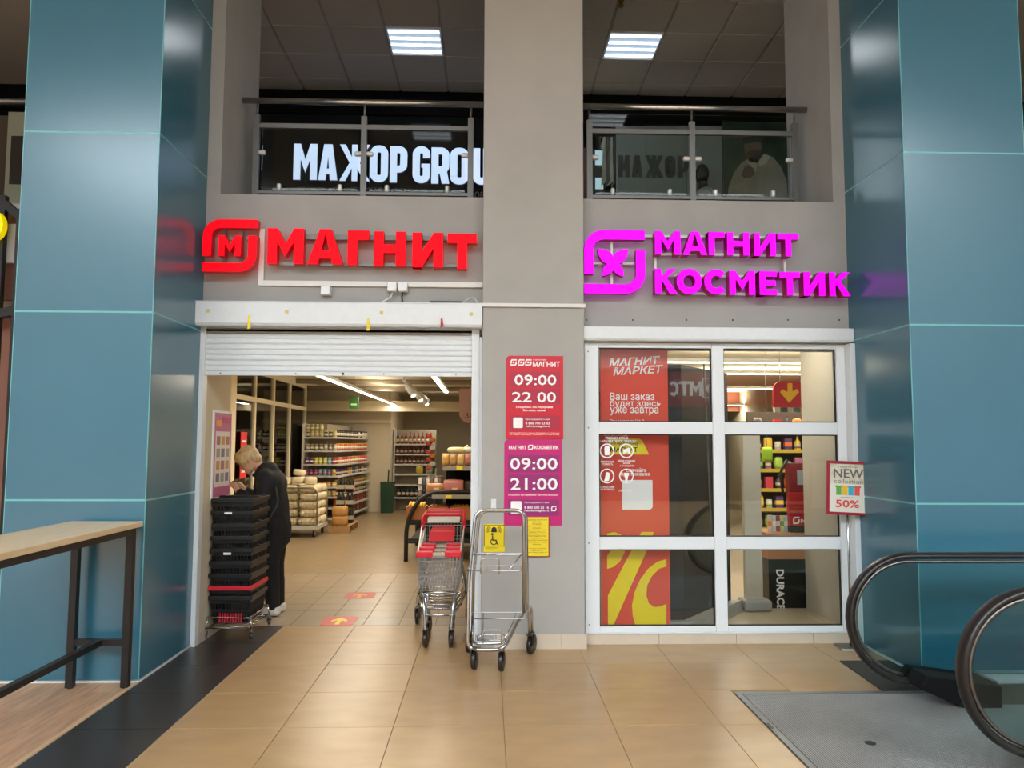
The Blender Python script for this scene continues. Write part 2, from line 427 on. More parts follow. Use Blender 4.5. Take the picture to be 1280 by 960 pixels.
wf = struct('floor_wood', 'oak plank flooring beneath the bar counter')
part('subfloor', M_grout, wf, -9, -2.225, -9, 9.5, -0.06, -0.004)
for i in range(8):
    x1 = -2.252-0.192*i; off = (i*0.53) % 1.4
    y = -0.6+off-1.4
    while y < PY-.001:
        y1 = min(y+1.4, PY-.002) if x1 > PXL0 else y+1.4
        if y1 > -1.5 and y1-y > .02: tile_at(x1-.192, x1, y, y1, M_wood, wf, 'plank', g=.0008)
        y += 1.4
part('rear_floor', M_wood, wf, -9, -3.79, -9, 9.5, -.02, -.001)
part('front_floor', M_wood, wf, -3.79, -2.252, -9, -1.4, -.02, -.001)
part('edge_strip', M_woodlt, wf, -2.25, -2.224, -9, PY+.005, -.01, 0.004)

# --- pillars clad in teal glass
def pillar(name, x0, x1, joints, label):
    p = struct(name, label, (x0, PY, 0)); g = 0.013
    part('core', M_edge, p, x0+.012, x1-.012, PY+.012, 6.3, 0, ZTOP)
    zs = [0.012]+joints+[ZTOP]
    for a, b in zip(zs, zs[1:]):
        MB().box(x0+.006, x1-.006, PY, PY+.011, a+g/2, b-g/2).build('glass_panel', [M_teal], p)
        for (xa, xb) in ((x0, x0+.011), (x1-.011, x1)):
            MB().box(xa, xb, PY+.0065, 6.3, a+g/2, b-g/2).build('glass_panel', [M_teal], p)
    for z in joints:
        part('joint_strip', M_edge, p, x0+.002, x1-.002, PY+.0015, 6.3, z-g/2, z+g/2)
    for xx in (x0, x1-.006): part('corner_trim', M_edge, p, xx+.0005, xx+.0055, PY+.0005, PY+.006, .012, ZTOP)
    part('base_trim', M_white, p, x0-.004, x1+.004, PY-.004, 6.3, 0, .011)
    return p
pillar('pillar_left', PXL0, PXL1, [1.158, 2.397, 3.62, 4.84, 6.06], 'teal glass clad pillar behind the bar counter')
pillar('pillar_right', PXR0, PXR1, [1.14, 2.356, 3.57, 4.79, 6.01], 'teal glass clad pillar behind the escalator')

# --- facade wall with the openings of the gallery above
ZL = 3.492                     # ledge of the gallery openings
OX0, OX1, CX0, CX1 = -2.118, 2.788, -0.042, 0.744
wl = struct('wall_facade', 'grey plastered facade with two gallery openings above the shops')
WD = 0.92
part('sign_band', M_wall, wl, PXL1, CX0, FY, FY+.25, 2.38, ZL-.25)
part('sign_band', M_wall, wl, CX1, PXR0, FY, FY+.25, 2.30, ZL-.25)
part('ledge', M_wall, wl, PXL1, CX0, FY, FY+WD, ZL-.25, ZL)
part('ledge', M_wall, wl, CX1, PXR0, FY, FY+WD, ZL-.25, ZL)
part('reveal', M_wall, wl, PXL1, OX0, FY, FY+WD, ZL, ZTOP)
part('reveal', M_wall, wl, OX1, PXR0, FY, FY+WD, ZL, ZTOP)
part('lintel', M_wall, wl, OX0, CX0, FY, FY+WD, 5.72, ZTOP)
part('lintel', M_wall, wl, CX1, OX1, FY, FY+WD, 5.72, ZTOP)
cl = struct('column_centre', 'plain grey plastered column between the two shop fronts')
part('shaft', M_col, cl, CX0, CX1, CY, FY+WD, 0, ZTOP, bevel=.006)
for a, b in ((CX0+.1, .56), (.562, CX1+.012)):
    part('plinth_tile', mat('plinth_tile', (206, 192, 172), .4, var=.05, scale=4), cl, a, b, CY-.012, CY+.02, 0, .106)
# plinth under the window
pl = struct('baseboard_window', 'beige tile plinth beneath the white framed window')
x = CX1+.012
for nx in (1.33, 1.93, 2.53, 2.885):
    tile = MB().box(x+.0015, nx-.0015, FY-.004, FY+.15, 0, .088).build('plinth_tile', MATS['plinth_tile'], pl); x = nx
# --- slab of the gallery and the rooms behind
sb = struct('ceiling_slab', 'concrete slab between the shops and the gallery')
part('slab', M_wall, sb, -9, 9, FY+.25, 10.2, 2.98, 3.30)
gf = struct('floor_gallery', 'floor of the upper gallery')
part('paving', M_dtile, gf, -9, 9, FY+.9, 10, 3.30, 3.34)

# --- gallery ceiling of lay-in tiles
CZ = 5.95
gc = struct('ceiling', 'suspended ceiling of square tiles above the upper gallery')
part('grid', M_grid, gc, -9, 9, 6.9, 9.62, CZ+.004, CZ+.03)
CXO, CYO = -1.116-0.6*3, 7.99
LAMPS = {(3, 0), (7, 0)}
for i in range(-1, 13):
    for j in range(-2, 3):
        if (i, j) in LAMPS: continue
        x0 = CXO+.6*i; y0 = CYO+.6*j
        y1 = min(y0+.6, 9.55)
        k = ('c', round(y1-y0, 3))
        if k not in TM:
            w, d = .3-.009, (y1-y0)/2-.009
            TM[k] = MB().hexa([(-w+.008, -d+.008, -.008), (w-.008, -d+.008, -.008), (w-.008, d-.008, -.008), (-w+.008, d-.008, -.008)], [(-w, -d, .005), (w, -d, .005), (w, d, .005), (-w, d, .005)]).mesh('ceiling_tile', M_ceil)
        link('ceiling_tile', TM[k], gc, Vector((x0+.3, (y0+y1)/2, CZ)))
part('plain_ceiling', M_ceil, gc, -9, CXO-.6, 5.0, 9.55, CZ-.004, CZ+.01)
part('plain_ceiling', M_ceil, gc, CXO+.6*13, 9, 5.0, 9.55, CZ-.004, CZ+.01)
for n_, (i, j) in enumerate(sorted(LAMPS)):
    x0 = CXO+.6*i; y0 = CYO+.6*j
    lp = thing('ceiling_light', ['square four-tube ceiling light seen above the lit white shop sign', 'square four-tube ceiling light in the ceiling above the fashion poster'][n_], 'ceiling light', (x0+.3, y0+.3, CZ), 'gallery ceiling lights')
    mb = MB()
    for a in ((x0+.006, x0+.022, y0+.006, y0+.594), (x0+.578, x0+.594, y0+.006, y0+.594), (x0+.022, x0+.578, y0+.006, y0+.022), (x0+.022, x0+.578, y0+.578, y0+.594)):
        mb.box(*a, CZ-.012, CZ+.004)
    mb.build('frame', M_white, lp)
    part('diffuser', lamp_mat('diffuser_%d' % n_, (150, 170, 190), 1.0), lp, x0+.022, x0+.578, y0+.022, y0+.578, CZ-.004, CZ+.002)
    ld = bpy.data.lights.new('panel', 'AREA'); ld.size = .52; ld.energy = 2; ld.color = (.92, .97, 1); lo = bpy.data.objects.new('light_source', ld); COL.objects.link(lo); lo.parent = lp; lo.location = (0, 0, -.02)
    for k in range(4):
        yy = y0+.09+.14*k
        part('tube', M_lampw, lp, x0+.03, x0+.57, yy-.02, yy+.02, CZ-.011, CZ-.005)
SPK = FL(776, 1, CZ)
sp = thing('sprinkler', 'small brass sprinkler head on the gallery ceiling', 'sprinkler', SPK)
MB().lathe([(.035, CZ-.002-.0), (.035, CZ-.01), (.012, CZ-.012), (.012, CZ-.05), (.03, CZ-.052), (.03, CZ-.056)], (SPK.x, SPK.y, 0), 12).build('head', mat('brass', (150, 120, 60), .35, metal=1), sp)

# --- unseen atrium: soffit and walls shaped to dim the upper facade, open roof behind
ar = struct('ceiling_shade', 'unseen pale soffit added above the passage to shade the upper facade')
part('soffit', M_wall, ar, -9, 9, -1.9, 10.2, ZTOP, ZTOP+.3)
AW, AH = -9.0, 7.6
for nm, lb, q in (('wall_left', 'plain outer side wall of the atrium', (-9.2, -9, AW-.2, 10.2, -.06, AH)), ('wall_right', 'plain side wall of the atrium past the escalator', (9, 9.2, AW-.2, 10.2, -.06, AH)), ('wall_rear', 'unseen grey wall across the atrium, sized to block low sky', (-9, 9, AW-.2, AW, -.06, AH))):
    w_ = struct(nm, lb); part('plaster', M_wall, w_, *q)

# --- shutter doorway: jambs, reveal walls, threshold
dr = struct('door_1', 'white framed doorway of the grocery with a half raised roller shutter')
def pz(x, y, Y=FY): return AT(x, y, Y)
part('jamb', M_whitem, dr, -2.235, -2.19, FY-.03, FY+.05, 0, 2.43, bevel=.003)
part('jamb', M_whitem, dr, -.125, -.065, FY-.03, FY+.05, 0, 2.43, bevel=.003)
part('jamb_cover', M_whitem, dr, -.064, -.028, FY-.055, FY+.05, 0, 2.36, bevel=.003)
rv = struct('wall_reveal_left', 'pale side wall just inside the grocery doorway')
part('panel', M_cream, rv, -2.4, -2.2, FY+.05, 6.735, 0, 2.98)
rv2 = struct('wall_reveal_right', 'pale side wall behind the column inside the doorway')
part('panel', M_cream, rv2, -.125, 0.0, FY+.05, 6.735, 0, 2.98)
rv3 = struct('wall_header', 'pale header wall above the roller shutter')
part('panel', M_cream, rv3, -2.2, -.125, FY+.1, 6.735, 2.44, 2.98)
part('baseboard', MATS['plinth_tile'], rv, -2.2, -2.19, FY+.05, 6.735, 0, .08)

sh = thing('roller_shutter', 'white slatted roller shutter half lowered in the grocery doorway', 'shutter', (-1.14, FY, 2.05))
zt, zb = 2.43, 2.085; ns = 8; hs = (zt-zb)/ns
for k in range(ns):
    z0 = zb+hs*k; mb = MB()
    prof = [(FY+.012, z0), (FY+.006, z0+.004), (FY, z0+hs*.3), (FY, z0+hs*.7), (FY+.006, z0+hs-.005), (FY+.012, z0+hs), (FY+.02, z0+hs), (FY+.02, z0)]
    mb.prism(prof, -2.19, -.125, 0, 'yz').build('slat', M_whitem, sh)
bb = part('bottom_bar', M_whitem, sh, -2.19, -.125, FY-.006, FY+.024, 2.055, 2.085, bevel=.003)
MB().lathe([(.011, 0), (.011, -.004)], ((AT(429, 465, FY)).x, FY-.006, 2.071), 10, 0, 'y').build('lock', M_blk, bb)
for xx in (276, 370, 480, 570):
    MB().lathe([(.006, 0), (.006, -.003)], ((AT(xx, 465, FY)).x, FY-.006, 2.071), 8, 0, 'y').build('bolt', M_steel, bb)
hb = thing('shutter_housing', 'long white box housing above the roller shutter', 'housing', (-1.16, FY, 2.42))
a = AT(241, 377, 5.93); b = AT(600, 412, 5.93)
MB().prism([(FY, 2.605), (5.93, 2.605), (5.93, 2.445), (5.945, 2.425), (FY, 2.425)], a.x, -.045, 0, 'yz').build('casing', M_whitem, hb, bevel=.003)
part('top_lip', M_whitem, hb, a.x, -.045, 5.925, FY, 2.605, 2.612)
for xx, yy in ((260, 388.5), (358.5, 389.5), (477, 391), (589, 392.5)):
    q = AT(xx, yy, 5.93); part('foam_pad', mat('foam', (214, 196, 130), .8), hb, q.x-.013, q.x+.013, 5.924, 5.93, q.z-.013, q.z+.013)
for xx, yy, h_, m in ((311, 402, .06, M_yel), (460, 405, .055, M_yel), (552, 403, .04, mat('ribbon_red', (170, 20, 50), .5))):
    q = AT(xx, yy, 5.92)
    MB().hexa([(q.x-.009, 5.916, q.z-h_), (q.x+.016, 5.916, q.z-h_+.01), (q.x+.016, 5.922, q.z-h_+.01), (q.x-.009, 5.922, q.z-h_)], [(q.x-.006, 5.922, q.z+h_*.8), (q.x+.006, 5.922, q.z+h_*.8), (q.x+.006, 5.928, q.z+h_*.8), (q.x-.006, 5.928, q.z+h_*.8)]).build('tape_tab', m, hb)

# --- conduit and boxes
cn = thing('cable_conduit', 'white cable trunking with a bend below the red sign letters', 'conduit', (-1, FY, 2.7))
x0 = AT(328, 320, FY).x; zt_ = AT(328, 287, FY).z; zc = AT(400, 355, FY).z
part('riser', M_cond, cn, x0-.02, x0+.02, FY-.025, FY, zc-.02, zt_)
part('run', M_cond, cn, x0+.02, CX0-.001, FY-.025, FY, zc-.02, zc+.02)
c2 = thing('cable_conduit', 'thin white cable trunking crossing the grey column', 'conduit', (.35, CY, 2.6))
z_ = AT(665, 382, CY).z
part('run', M_cond, c2, CX0-.02, CX1+.01, CY-.022, CY-.001, z_-.014, z_+.014)
for (xx, yy, lb) in ((407, 362.5, 'small square junction box hanging alone below the white trunking'), (490, 358.5, 'junction box, first of the pair on the trunking, with a cable bending down'), (503.5, 358.5, 'junction box, second of the pair on the trunking, with straight cables')):
    q = AT(xx, yy, FY-.06)
    jb = thing('junction_box', lb, 'junction box', (q.x, FY, q.z), 'junction boxes on the facade')
    part('case', M_cond, jb, q.x-.037, q.x+.037, FY-.07, FY, q.z-.037, q.z+.037, bevel=.006)
    part('lid', M_white, jb, q.x-.034, q.x+.034, FY-.076, FY-.07, q.z-.034, q.z+.034, bevel=.003)
    if xx > 450:
        zt2 = 2.612
        pts = [(q.x, FY-.03, q.z-.037), (q.x-.01, FY-.04, q.z-.08), (q.x-(.08 if xx < 500 else .0), FY-.04, q.z-.12), (q.x-(.1 if xx < 500 else .0), FY-.05, zt2-.01)]
        MB().tube(fillet(pts, .03), .006, 6).build('cable', M_cond if xx < 500 else M_blk, jb, smooth=True)
q = AT(556, 379, 5.98)
ant = thing('router', 'flat black device lying on the shutter housing', 'router', (q.x, 6.0, 2.612))
part('body', M_blk, ant, AT(537, 380, 5.98).x, AT(578, 380, 5.98).x, 5.96, 6.04, 2.612, 2.632, bevel=.004)
MB().tube(fillet([(AT(578, 380, 5.98).x, 6.0, 2.62), (AT(585, 372, 5.98).x, 6.0, 2.66), (AT(592, 371, 5.98).x, 6.0, 2.67), (AT(599, 379, 5.98).x, 6.0, 2.618)], .04), .004, 6).build('cable', M_cond, ant, smooth=True)

# --- window
wn = struct('window_1', 'white framed six pane shop window of the cosmetics shop')
X0, X1, X2, X3, X4, X5 = 0.76, 0.873, 1.772, 1.866, 2.768, 2.84
Z0, Z1, Z2, Z3, Z4, Z5, Z6, Z7 = .090, .134, .720, .815, 1.612, 1.708, 2.292, 2.33
f0, f1 = FY-.012, FY+.06
for xa, xb in ((X0, X1), (X2, X3), (X4, X5)): part('stile', M_white, wn, xa, xb, f0, f1, Z0, Z7, bevel=.004)
for xa, xb in ((X1, X2), (X3, X4)):
    for za, zb2 in ((Z0, Z1), (Z2, Z3), (Z4, Z5), (Z6, Z7)): part('rail', M_white, wn, xa, xb, f0+.004, f1, za, zb2, bevel=.004)
    for za, zb2 in ((Z1, Z2), (Z3, Z4), (Z5, Z6)):
        part('pane', M_glass, wn, xa, xb, FY+.03, FY+.036, za, zb2)
        mb = MB(); g_ = .008
        for q4 in ((xa, xa+g_, za, zb2), (xb-g_, xb, za, zb2), (xa+g_, xb-g_, za, za+g_), (xa+g_, xb-g_, zb2-g_, zb2)): mb.box(q4[0], q4[1], FY+.008, FY+.03, q4[2], q4[3])
        mb.build('gasket', M_blk, wn)
part('side_cover', M_whitem, wn, X5+.001, PXR0-.001, FY-.10, FY+.06, 0.0, 2.33, bevel=.003)
part('sill_bed', M_white, wn, X0, X5, f0-.004, f1, .082, Z0)
for xx in (.79, ):
    for zz in (.15, .77, 1.66, 2.26): MB().lathe([(.006, 0), (.005, -.003)], (xx, f0, zz), 8, 0, 'y').build('screw', M_steel, wn)
wb = thing('window_housing', 'white box housing above the cosmetics shop window', 'housing', (1.8, FY, 2.4))
MB().prism([(FY, 2.448), (5.99, 2.448), (5.99, 2.355), (6.0, 2.34), (FY, 2.34)], CX1+.002, PXR0-.003, 0, 'yz').build('casing', M_whitem, wb, bevel=.003)
for xx in (733, 791, 858, 916, 985, 1049):
    q = AT(xx, 400, FY)
    MB().lathe([(.007, 0), (.006, -.006)], (q.x, FY, q.z+.0), 8, 0, 'y').build('screw', M_blk, wl)

# ================================================================== SIGNS ON THE FACADE
def ltr(ch, px, yf, depth, mats, parent, t=.27, rnd=None):
    x0, x1, z0, z1 = pbox(px, yf); return letter(ch, x0, x1, z0, z1, yf, depth, mats, parent, t, rnd)
def logo(px, yf, depth, mats, parent, name='logo_band', t=.165):
    x0, x1, z0, z1 = pbox(px, yf); W, H = x1-x0, z1-z0
    r = .24; h = t/2
    up = [(h, .30), (h, 1-h-r)]+arc(h+r, 1-h-r, r, 180, 90, 8)+[(1.0, 1-h)]
    lo = [(0, h), (1-h-r, h)]+arc(1-h-r, h+r, r, 270, 360, 8)+[(1-h, .69)]
    for path in (up, lo):
        mb = MB()
        for k, q in enumerate(stroke(path, t)): mb.prism([(x0+a*W, z0+b*H) for a, b in q], yf-.0001*k, yf+depth, 0, 'xz', 1)
        mb.build(name, mats, parent)
RS = thing('letter_sign', 'glowing red sign letters with a rounded emblem above the roller shutter', 'sign', (-1.1, FY, 3.0))
RY, RD = 5.945, .075; RMt = [M_red, M_redside]
logo((252, 274.5, 322, 339), RY, RD, RMt, RS)
ltr('М', (272.7, 294.5, 301.6, 320), RY, RD, RMt, RS, .29)
for ch, px in (('М', (333.5, 285.6, 380, 329.4)), ('А', (384, 286.5, 429, 330)), ('Г', (434, 288, 461.3, 331)), ('Н', (467, 289.5, 507, 332.5)), ('И', (515, 291, 554, 334)), ('Т', (559, 292, 596, 336))):
    ltr(ch, px, RY, RD, RMt, RS)
for y0, y1, xa, xb in ((294, 300, 378, 590), (329, 333, 345, 575)):
    a = AT(xa, y0, RY+RD); b = AT(xb, y1, RY+RD)
    part('mounting_rail', M_rails, RS, a.x, b.x, RY+RD, RY+RD+.035, AT(480, y1, RY+RD).z, AT(480, y0, RY+RD).z)
for xa in (281, 302):
    a = AT(xa, 290, RY+RD); part('mounting_rail', M_rails, RS, a.x-.01, a.x+.01, RY+RD, RY+RD+.03, AT(xa, 335, 6).z, AT(xa, 280, 6).z)
for xa in (290, 310, 390, 470, 550):
    a = AT(xa, 298, 6.05); part('bracket', M_rails, RS, a.x-.012, a.x+.012, RY+RD+.02, FY, a.z-.012, a.z+.012)

MS = thing('letter_sign', 'glowing magenta two line sign letters with a butterfly emblem above the window', 'sign', (1.8, FY, 2.9))
MY, MD = 5.968, .06; MMt = [M_mag, M_magside]
logo((730.5, 288, 806, 366.5), MY, MD, MMt, MS, t=.15)
bx0, bx1, bz0, bz1 = pbox((748.8, 312, 784, 343.5), MY)
def wing(cx, cz, ang, ln, wd):
    o = []
    for k in range(13):
        u = k/12; o.append((u*ln, wd*math.sin(math.pi*u**.8)**.85 if 0 < k < 12 else 0))
    o = o+[(a, -b) for a, b in o[::-1][1:-1]]
    c, s = math.cos(R(ang)), math.sin(R(ang)); return [(cx+a*c-b*s, cz+a*s+b*c) for a, b in o]
bw, bh = bx1-bx0, bz1-bz0; cx, cz = (bx0+bx1)/2, bz0+bh*.48
mb = MB()
for k, (an, ln, wd) in enumerate(((43, .74, .21), (137, .74, .21), (-52, .60, .165), (232, .60, .165))): mb.prism(wing(cx, cz-.01*bh, an, ln*bw, wd*bw), MY-.0003*k, MY+MD, 0, 'xz', 1)
mb.build('butterfly', MMt, MS)
for ch, px in (('М', (819, 289, 850.5, 318)), ('А', (853.6, 289.5, 884, 318.5)), ('Г', (886, 290, 905.6, 318.7)), ('Н', (909.3, 290.5, 936.3, 319)), ('И', (942.7, 291.3, 969.4, 319.7)), ('Т', (972.4, 292, 998.4, 320.3)),
               ('К', (819, 336, 846.6, 366.5)), ('О', (846, 336, 877, 367.5)), ('С', (880.5, 336.5, 910, 368)), ('М', (912, 338.6, 943.7, 368.3)), ('Е', (949.7, 339, 971, 368.6)), ('Т', (975, 340, 999.8, 369)), ('И', (1005, 340, 1031, 369.6)), ('К', (1037, 340.5, 1063, 370))):
    ltr(ch, px, MY-.035, MD+.035, MMt, MS, .26)
for xa, xb, y in ((806, 985, 296), (819, 985, 318), (819, 1050, 345), (819, 1050, 367)):
    z = AT(900, y, MY+MD).z; part('mounting_rail', M_railw, MS, AT(xa, y, MY+MD).x, AT(xb, y, MY+MD).x, MY+MD, MY+MD+.025, z-.01, z+.01)
for xa, ya, yb in ((819, 296, 366), (981, 318, 345)):
    a = AT(xa, ya, MY+MD); part('mounting_rail', M_railw, MS, a.x-.009, a.x+.009, MY+MD+.001, MY+MD+.026, AT(xa, yb, 6).z, a.z)
z = AT(766, 329, MY+MD).z
part('mounting_rail', M_railw, MS, AT(735, 329, 6).x, AT(798, 329, 6).x, MY+MD, MY+MD+.02, z-.008, z+.008)
part('mounting_rail', M_railw, MS, AT(764, 329, 6).x, AT(767, 329, 6).x, MY+MD+.001, MY+MD+.021, AT(766, 360, 6).z, AT(766, 295, 6).z)
for xa in (750, 790, 830, 920, 1010):
    a = AT(xa, 330 if xa < 800 else 345, 6.05); part('bracket', M_railw, MS, a.x-.01, a.x+.01, MY+MD+.02, FY, a.z-.01, a.z+.01)

# ================================================================== PLATES ON THE COLUMN
SY = CY-.006
def plate(px, name, label, m, cut=0.03, cat='sign'):
    x0, x1, z0, z1 = pbox(px, SY); t = thing(name, label, cat, ((x0+x1)/2, CY, z0))
    MB().prism(rrect(x0, x1, z0, z1, (0.001, 0.001, .001, cut), 4), SY, CY).build('board', m, t); return t
def strip(px, m, parent, name, d=.0012, r=0):
    return sheet(px, SY-d, d, m, parent, name, r)
D = SY-.0014; D2 = SY-.0026
hs1 = plate((632, 445, 704, 548.5), 'hours_sign', 'red opening hours plate reading 09:00 and 22 00 on the column', M_sred, .035)
for k, x in enumerate((638, 647.5, 656.5)):
    x0, x1, z0, z1 = pbox((x, 449, x+8, 457), D)
    mb = MB(); W, H = x1-x0, z1-z0
    for path in ([(.1, .3), (.1, .65), (.25, .9), (1, .9)], [(0, .1), (.75, .1), (.9, .3), (.9, .65)]):
        for q in stroke(path, .2): mb.prism([(x0+a*W, z0+b*H) for a, b in q], D, SY)
    mb.prism([(x0+.36*W, z0+.36*H), (x0+.64*W, z0+.36*H), (x0+.64*W, z0+.64*H), (x0+.36*W, z0+.64*H)], D, SY).build('emblem', M_prw, hs1)
ptxt('МАГНИТ', (666, 452, 700, 458.5), D, M_prw, hs1, .03)
ptxt('контрольная', (666.5, 449, 683, 451), D, M_prw, hs1)
for y0, y1 in ((465, 483.5), (486, 504.5), (519.5, 537.5)): strip((637, y0, 700, y1), M_sred2, hs1, 'band')
ptxt('09:00', (643, 468.5, 695.5, 481.5), D2, M_prw, hs1, .012, 'digits')
ptxt('22', (640, 490, 664.5, 502.5), D2, M_prw, hs1, .012, 'digits'); ptxt('00', (671.5, 490, 695, 503), D2, M_prw, hs1, .012, 'digits')
ptxt('Ежедневно, без перерывов', (645, 507.5, 691, 510.5), D, M_prw, hs1, .02); ptxt('Без смен, жизни!', (654, 511.5, 682, 514.5), D, M_prw, hs1, .02)
strip((641.5, 522, 653.5, 535), M_prw, hs1, 'blank_code_card', .0024, .008)
ptxt('Присоединяйся к нам', (657, 523, 687, 525.5), D2, M_prw, hs1); ptxt('8 800 700 63 03', (657, 527.5, 687, 530.5), D2, M_prw, hs1, .015); ptxt('rabota.magnit.ru', (657, 531.5, 687, 534.5), D2, M_prw, hs1, .015)
ptxt('Магазин работает по адресу: Краснодар, ул. Солнечная', (637, 540.5, 699, 541.9), D, M_prw, hs1); ptxt('АО «Тандер» Краснодар, ул. Леваневского, тел. 8 800 200 90 02', (637, 542.6, 699, 544), D, M_prw, hs1)

hs2 = plate((630, 549, 702.5, 657), 'hours_sign', 'magenta opening hours plate reading 09:00 and 21:00 on the column', M_smag, .035)
ptxt('МАГНИТ', (636, 557, 658, 561.5), D, M_prw, hs2, .03); ptxt('КОСМЕТИК', (668, 557, 698.5, 561.5), D, M_prw, hs2, .03)
for px in ((660, 556, 666.5, 562), (689, 632.5, 695.5, 639)):
    x0, x1, z0, z1 = pbox(px, D2); mb = MB(); W, H = x1-x0, z1-z0
    for path in ([(.1, .3), (.1, .65), (.25, .9), (1, .9)], [(0, .1), (.75, .1), (.9, .3), (.9, .65)]):
        for q in stroke(path, .2): mb.prism([(x0+a*W, z0+b*H) for a, b in q], D2, SY)
    mb.build('emblem', M_prw, hs2)
for y0, y1 in ((569, 590.5), (593, 615), (624.5, 644.5)): strip((635, y0, 699, y1), M_smag2, hs2, 'band')
ptxt('09:00', (637.5, 572.5, 697, 587), D2, M_prw, hs2, .012, 'digits'); ptxt('21:00', (638, 597.5, 697, 612.5), D2, M_prw, hs2, .012, 'digits')
ptxt('Ежедневно, без перерывов / без смен, выходных', (635.5, 617.5, 698, 620), D, M_prw, hs2, .01)
strip((638.5, 626.5, 652, 642), M_prw, hs2, 'blank_code_card', .0024, .008)
ptxt('Присоединяйся к нам', (655.5, 627, 686, 629.5), D2, M_prw, hs2); ptxt('8 800 200 33 16', (655.5, 632.5, 686, 636), D2, M_prw, hs2, .015); ptxt('rabota.magnit.ru', (655.5, 637, 686, 640), D2, M_prw, hs2, .015)

nt1 = thing('notice_card', 'yellow printed notice card overlapping the magenta plate', 'notice', (AT(671, 695, 5.95).x, CY, AT(671, 695, 5.95).z))
NY = SY-.012
sheet((656.5, 646, 687, 696), NY, .004, mat('notice_back', (150, 60, 30), .5), nt1, 'backing'); sheet((656, 646.5, 685.5, 695), NY-.002, .002, M_yel2, nt1, 'card')
yy = 649
for k, s in enumerate(('УВАЖАЕМЫЕ ПОКУПАТЕЛИ!', 'О СЛУЧАЯХ', 'НАРУШЕНИЯ', 'прав потребителей', 'сообщайте', 'Горячая линия ФРС', '«Надзор». Россия', 'администрации магазина', 'ответственному лицу', 'Управление по', 'защите прав потребителей', 'и благополучия человека', 'Контакты', '', 'По адресу магазина', '8 800 555 00', 'Единый номер помощи 112')):
    if s: w = min(13, len(s)*.62); ptxt(s, (671-w, yy, 671+w, yy+1.7), NY-.0026, M_prk, nt1)
    yy += 2.55
ac = thing('access_sign', 'yellow wheelchair and call bell sign beside the white door jamb', 'sign', (AT(617, 690, 5.95).x, CY, AT(617, 690, 5.95).z))
sheet((604.5, 655, 631, 690), SY, .005, M_yel, ac, 'board')
mb = MB(); x0, x1, z0, z1 = pbox((605, 656, 630.5, 683), SY)
for q in ((x0, x1, z0, z0+.004), (x0, x1, z1-.004, z1), (x0, x0+.004, z0, z1), (x1-.004, x1, z0, z1)): mb.box(q[0], q[1], SY-.001, SY, q[2], q[3])
mb.build('border', M_prk, ac)
c = AT(617.5, 662, SY)
mb = MB().prism([(c.x-.022, c.z-.02)]+arc(c.x, c.z, .02, 180, 0, 6)+[(c.x+.022, c.z-.02)], SY-.001, SY); mb.build('bell_symbol', M_prk, ac)
mb = MB()
for s in (-1, 1):
    for k, rr in enumerate((.032, .042, .052)):
        mb = MB()
        for q in stroke(arc(c.x, c.z-.005, rr, -20, 40, 6) if s > 0 else arc(c.x, c.z-.005, rr, 140, 200, 6), .005): mb.prism(q, SY-.001, SY)
        mb.build('sound_wave', M_prk, ac)
c = AT(617.5, 675, SY); mb = MB()
for q in stroke(arc(c.x-.002, c.z-.012, .022, 120, 400, 12), .007): mb.prism(q, SY-.001, SY)
for q in stroke([(c.x-.012, c.z+.032), (c.x-.008, c.z-.002), (c.x+.014, c.z-.002), (c.x+.026, c.z-.034)], .009): mb.prism(q, SY-.001, SY)
mb.prism(arc(c.x-.013, c.z+.043, .009, 0, 330, 10), SY-.001, SY); mb.build('wheelchair_symbol', M_prk, ac)
ptxt('ВЫЗОВ ПЕРСОНАЛА', (607, 684, 622, 685.6), SY-.001, M_prk, ac); ptxt('8 900 230', (607, 686.7, 617, 688), SY-.001, M_prk, ac)
q = AT(617, 630.5, CY)
sw = thing('call_button', 'small white call button box above the wheelchair sign', 'button', (q.x, CY, q.z))
part('case', M_white, sw, q.x-.02, q.x+.02, CY-.022, CY, q.z-.04, q.z+.04, bevel=.004); part('button', M_cond, sw, q.x-.012, q.x+.012, CY-.027, CY-.022, q.z-.028, q.z-.004, bevel=.002)

# ================================================================== POSTER AND DECALS IN THE WINDOW
PYP = 6.24
ps = thing('window_poster', 'tall red delivery poster with a yellow percent sign behind the window panes', 'poster', (AT(795, 785, PYP).x, PYP, AT(795, 785, PYP).z))
x0, x1, z0, z1 = pbox((752, 425, 834, 789), PYP)
z0 = 0.02
part('board', M_pos, ps, x0, x1, PYP, PYP+.012, z0, z1)
E1 = PYP-.001
ob = ptxt('МАГНИТ', (763, 447, 824, 456.5), E1, M_prw, ps, .025); ob2 = ptxt('МАРКЕТ', (768, 458.5, 828, 468), E1, M_prw, ps, .025)
for o_ in (ob, ob2):                                        # slanted capitals
    zs = [v.co.z for v in o_.data.vertices]; zm = min(zs)
    for v in o_.data.vertices: v.co.x += (v.co.z-zm)*.25-.01; v.co.z += (v.co.x+org(ps).x-x0)*.06-.015
for s, px in (('Ваш заказ', (762.5, 491, 818, 500)), ('будет здесь', (762.5, 500, 826, 510)), ('уже завтра', (762.5, 509, 823, 519)), ('При заказе от 500 ₽', (762.5, 524.5, 805, 529))): ptxt(s, px, E1, M_prw, ps, .012)
q0 = pbox((761, 548, 811, 568), E1)
MB().prism([(q0[0], q0[2]), (q0[1], q0[2]), (q0[1]-.05, q0[3]-.02), (q0[1]-.08, q0[3]), (q0[0], q0[3])], E1, PYP).build('flash', M_yel, ps)
ptxt('по промокоду', (764, 551, 798, 557), E1-.001, M_prk, ps, .0); ptxt('МАГНИТ', (763, 559, 797, 565), E1-.001, M_prk, ps, .02)
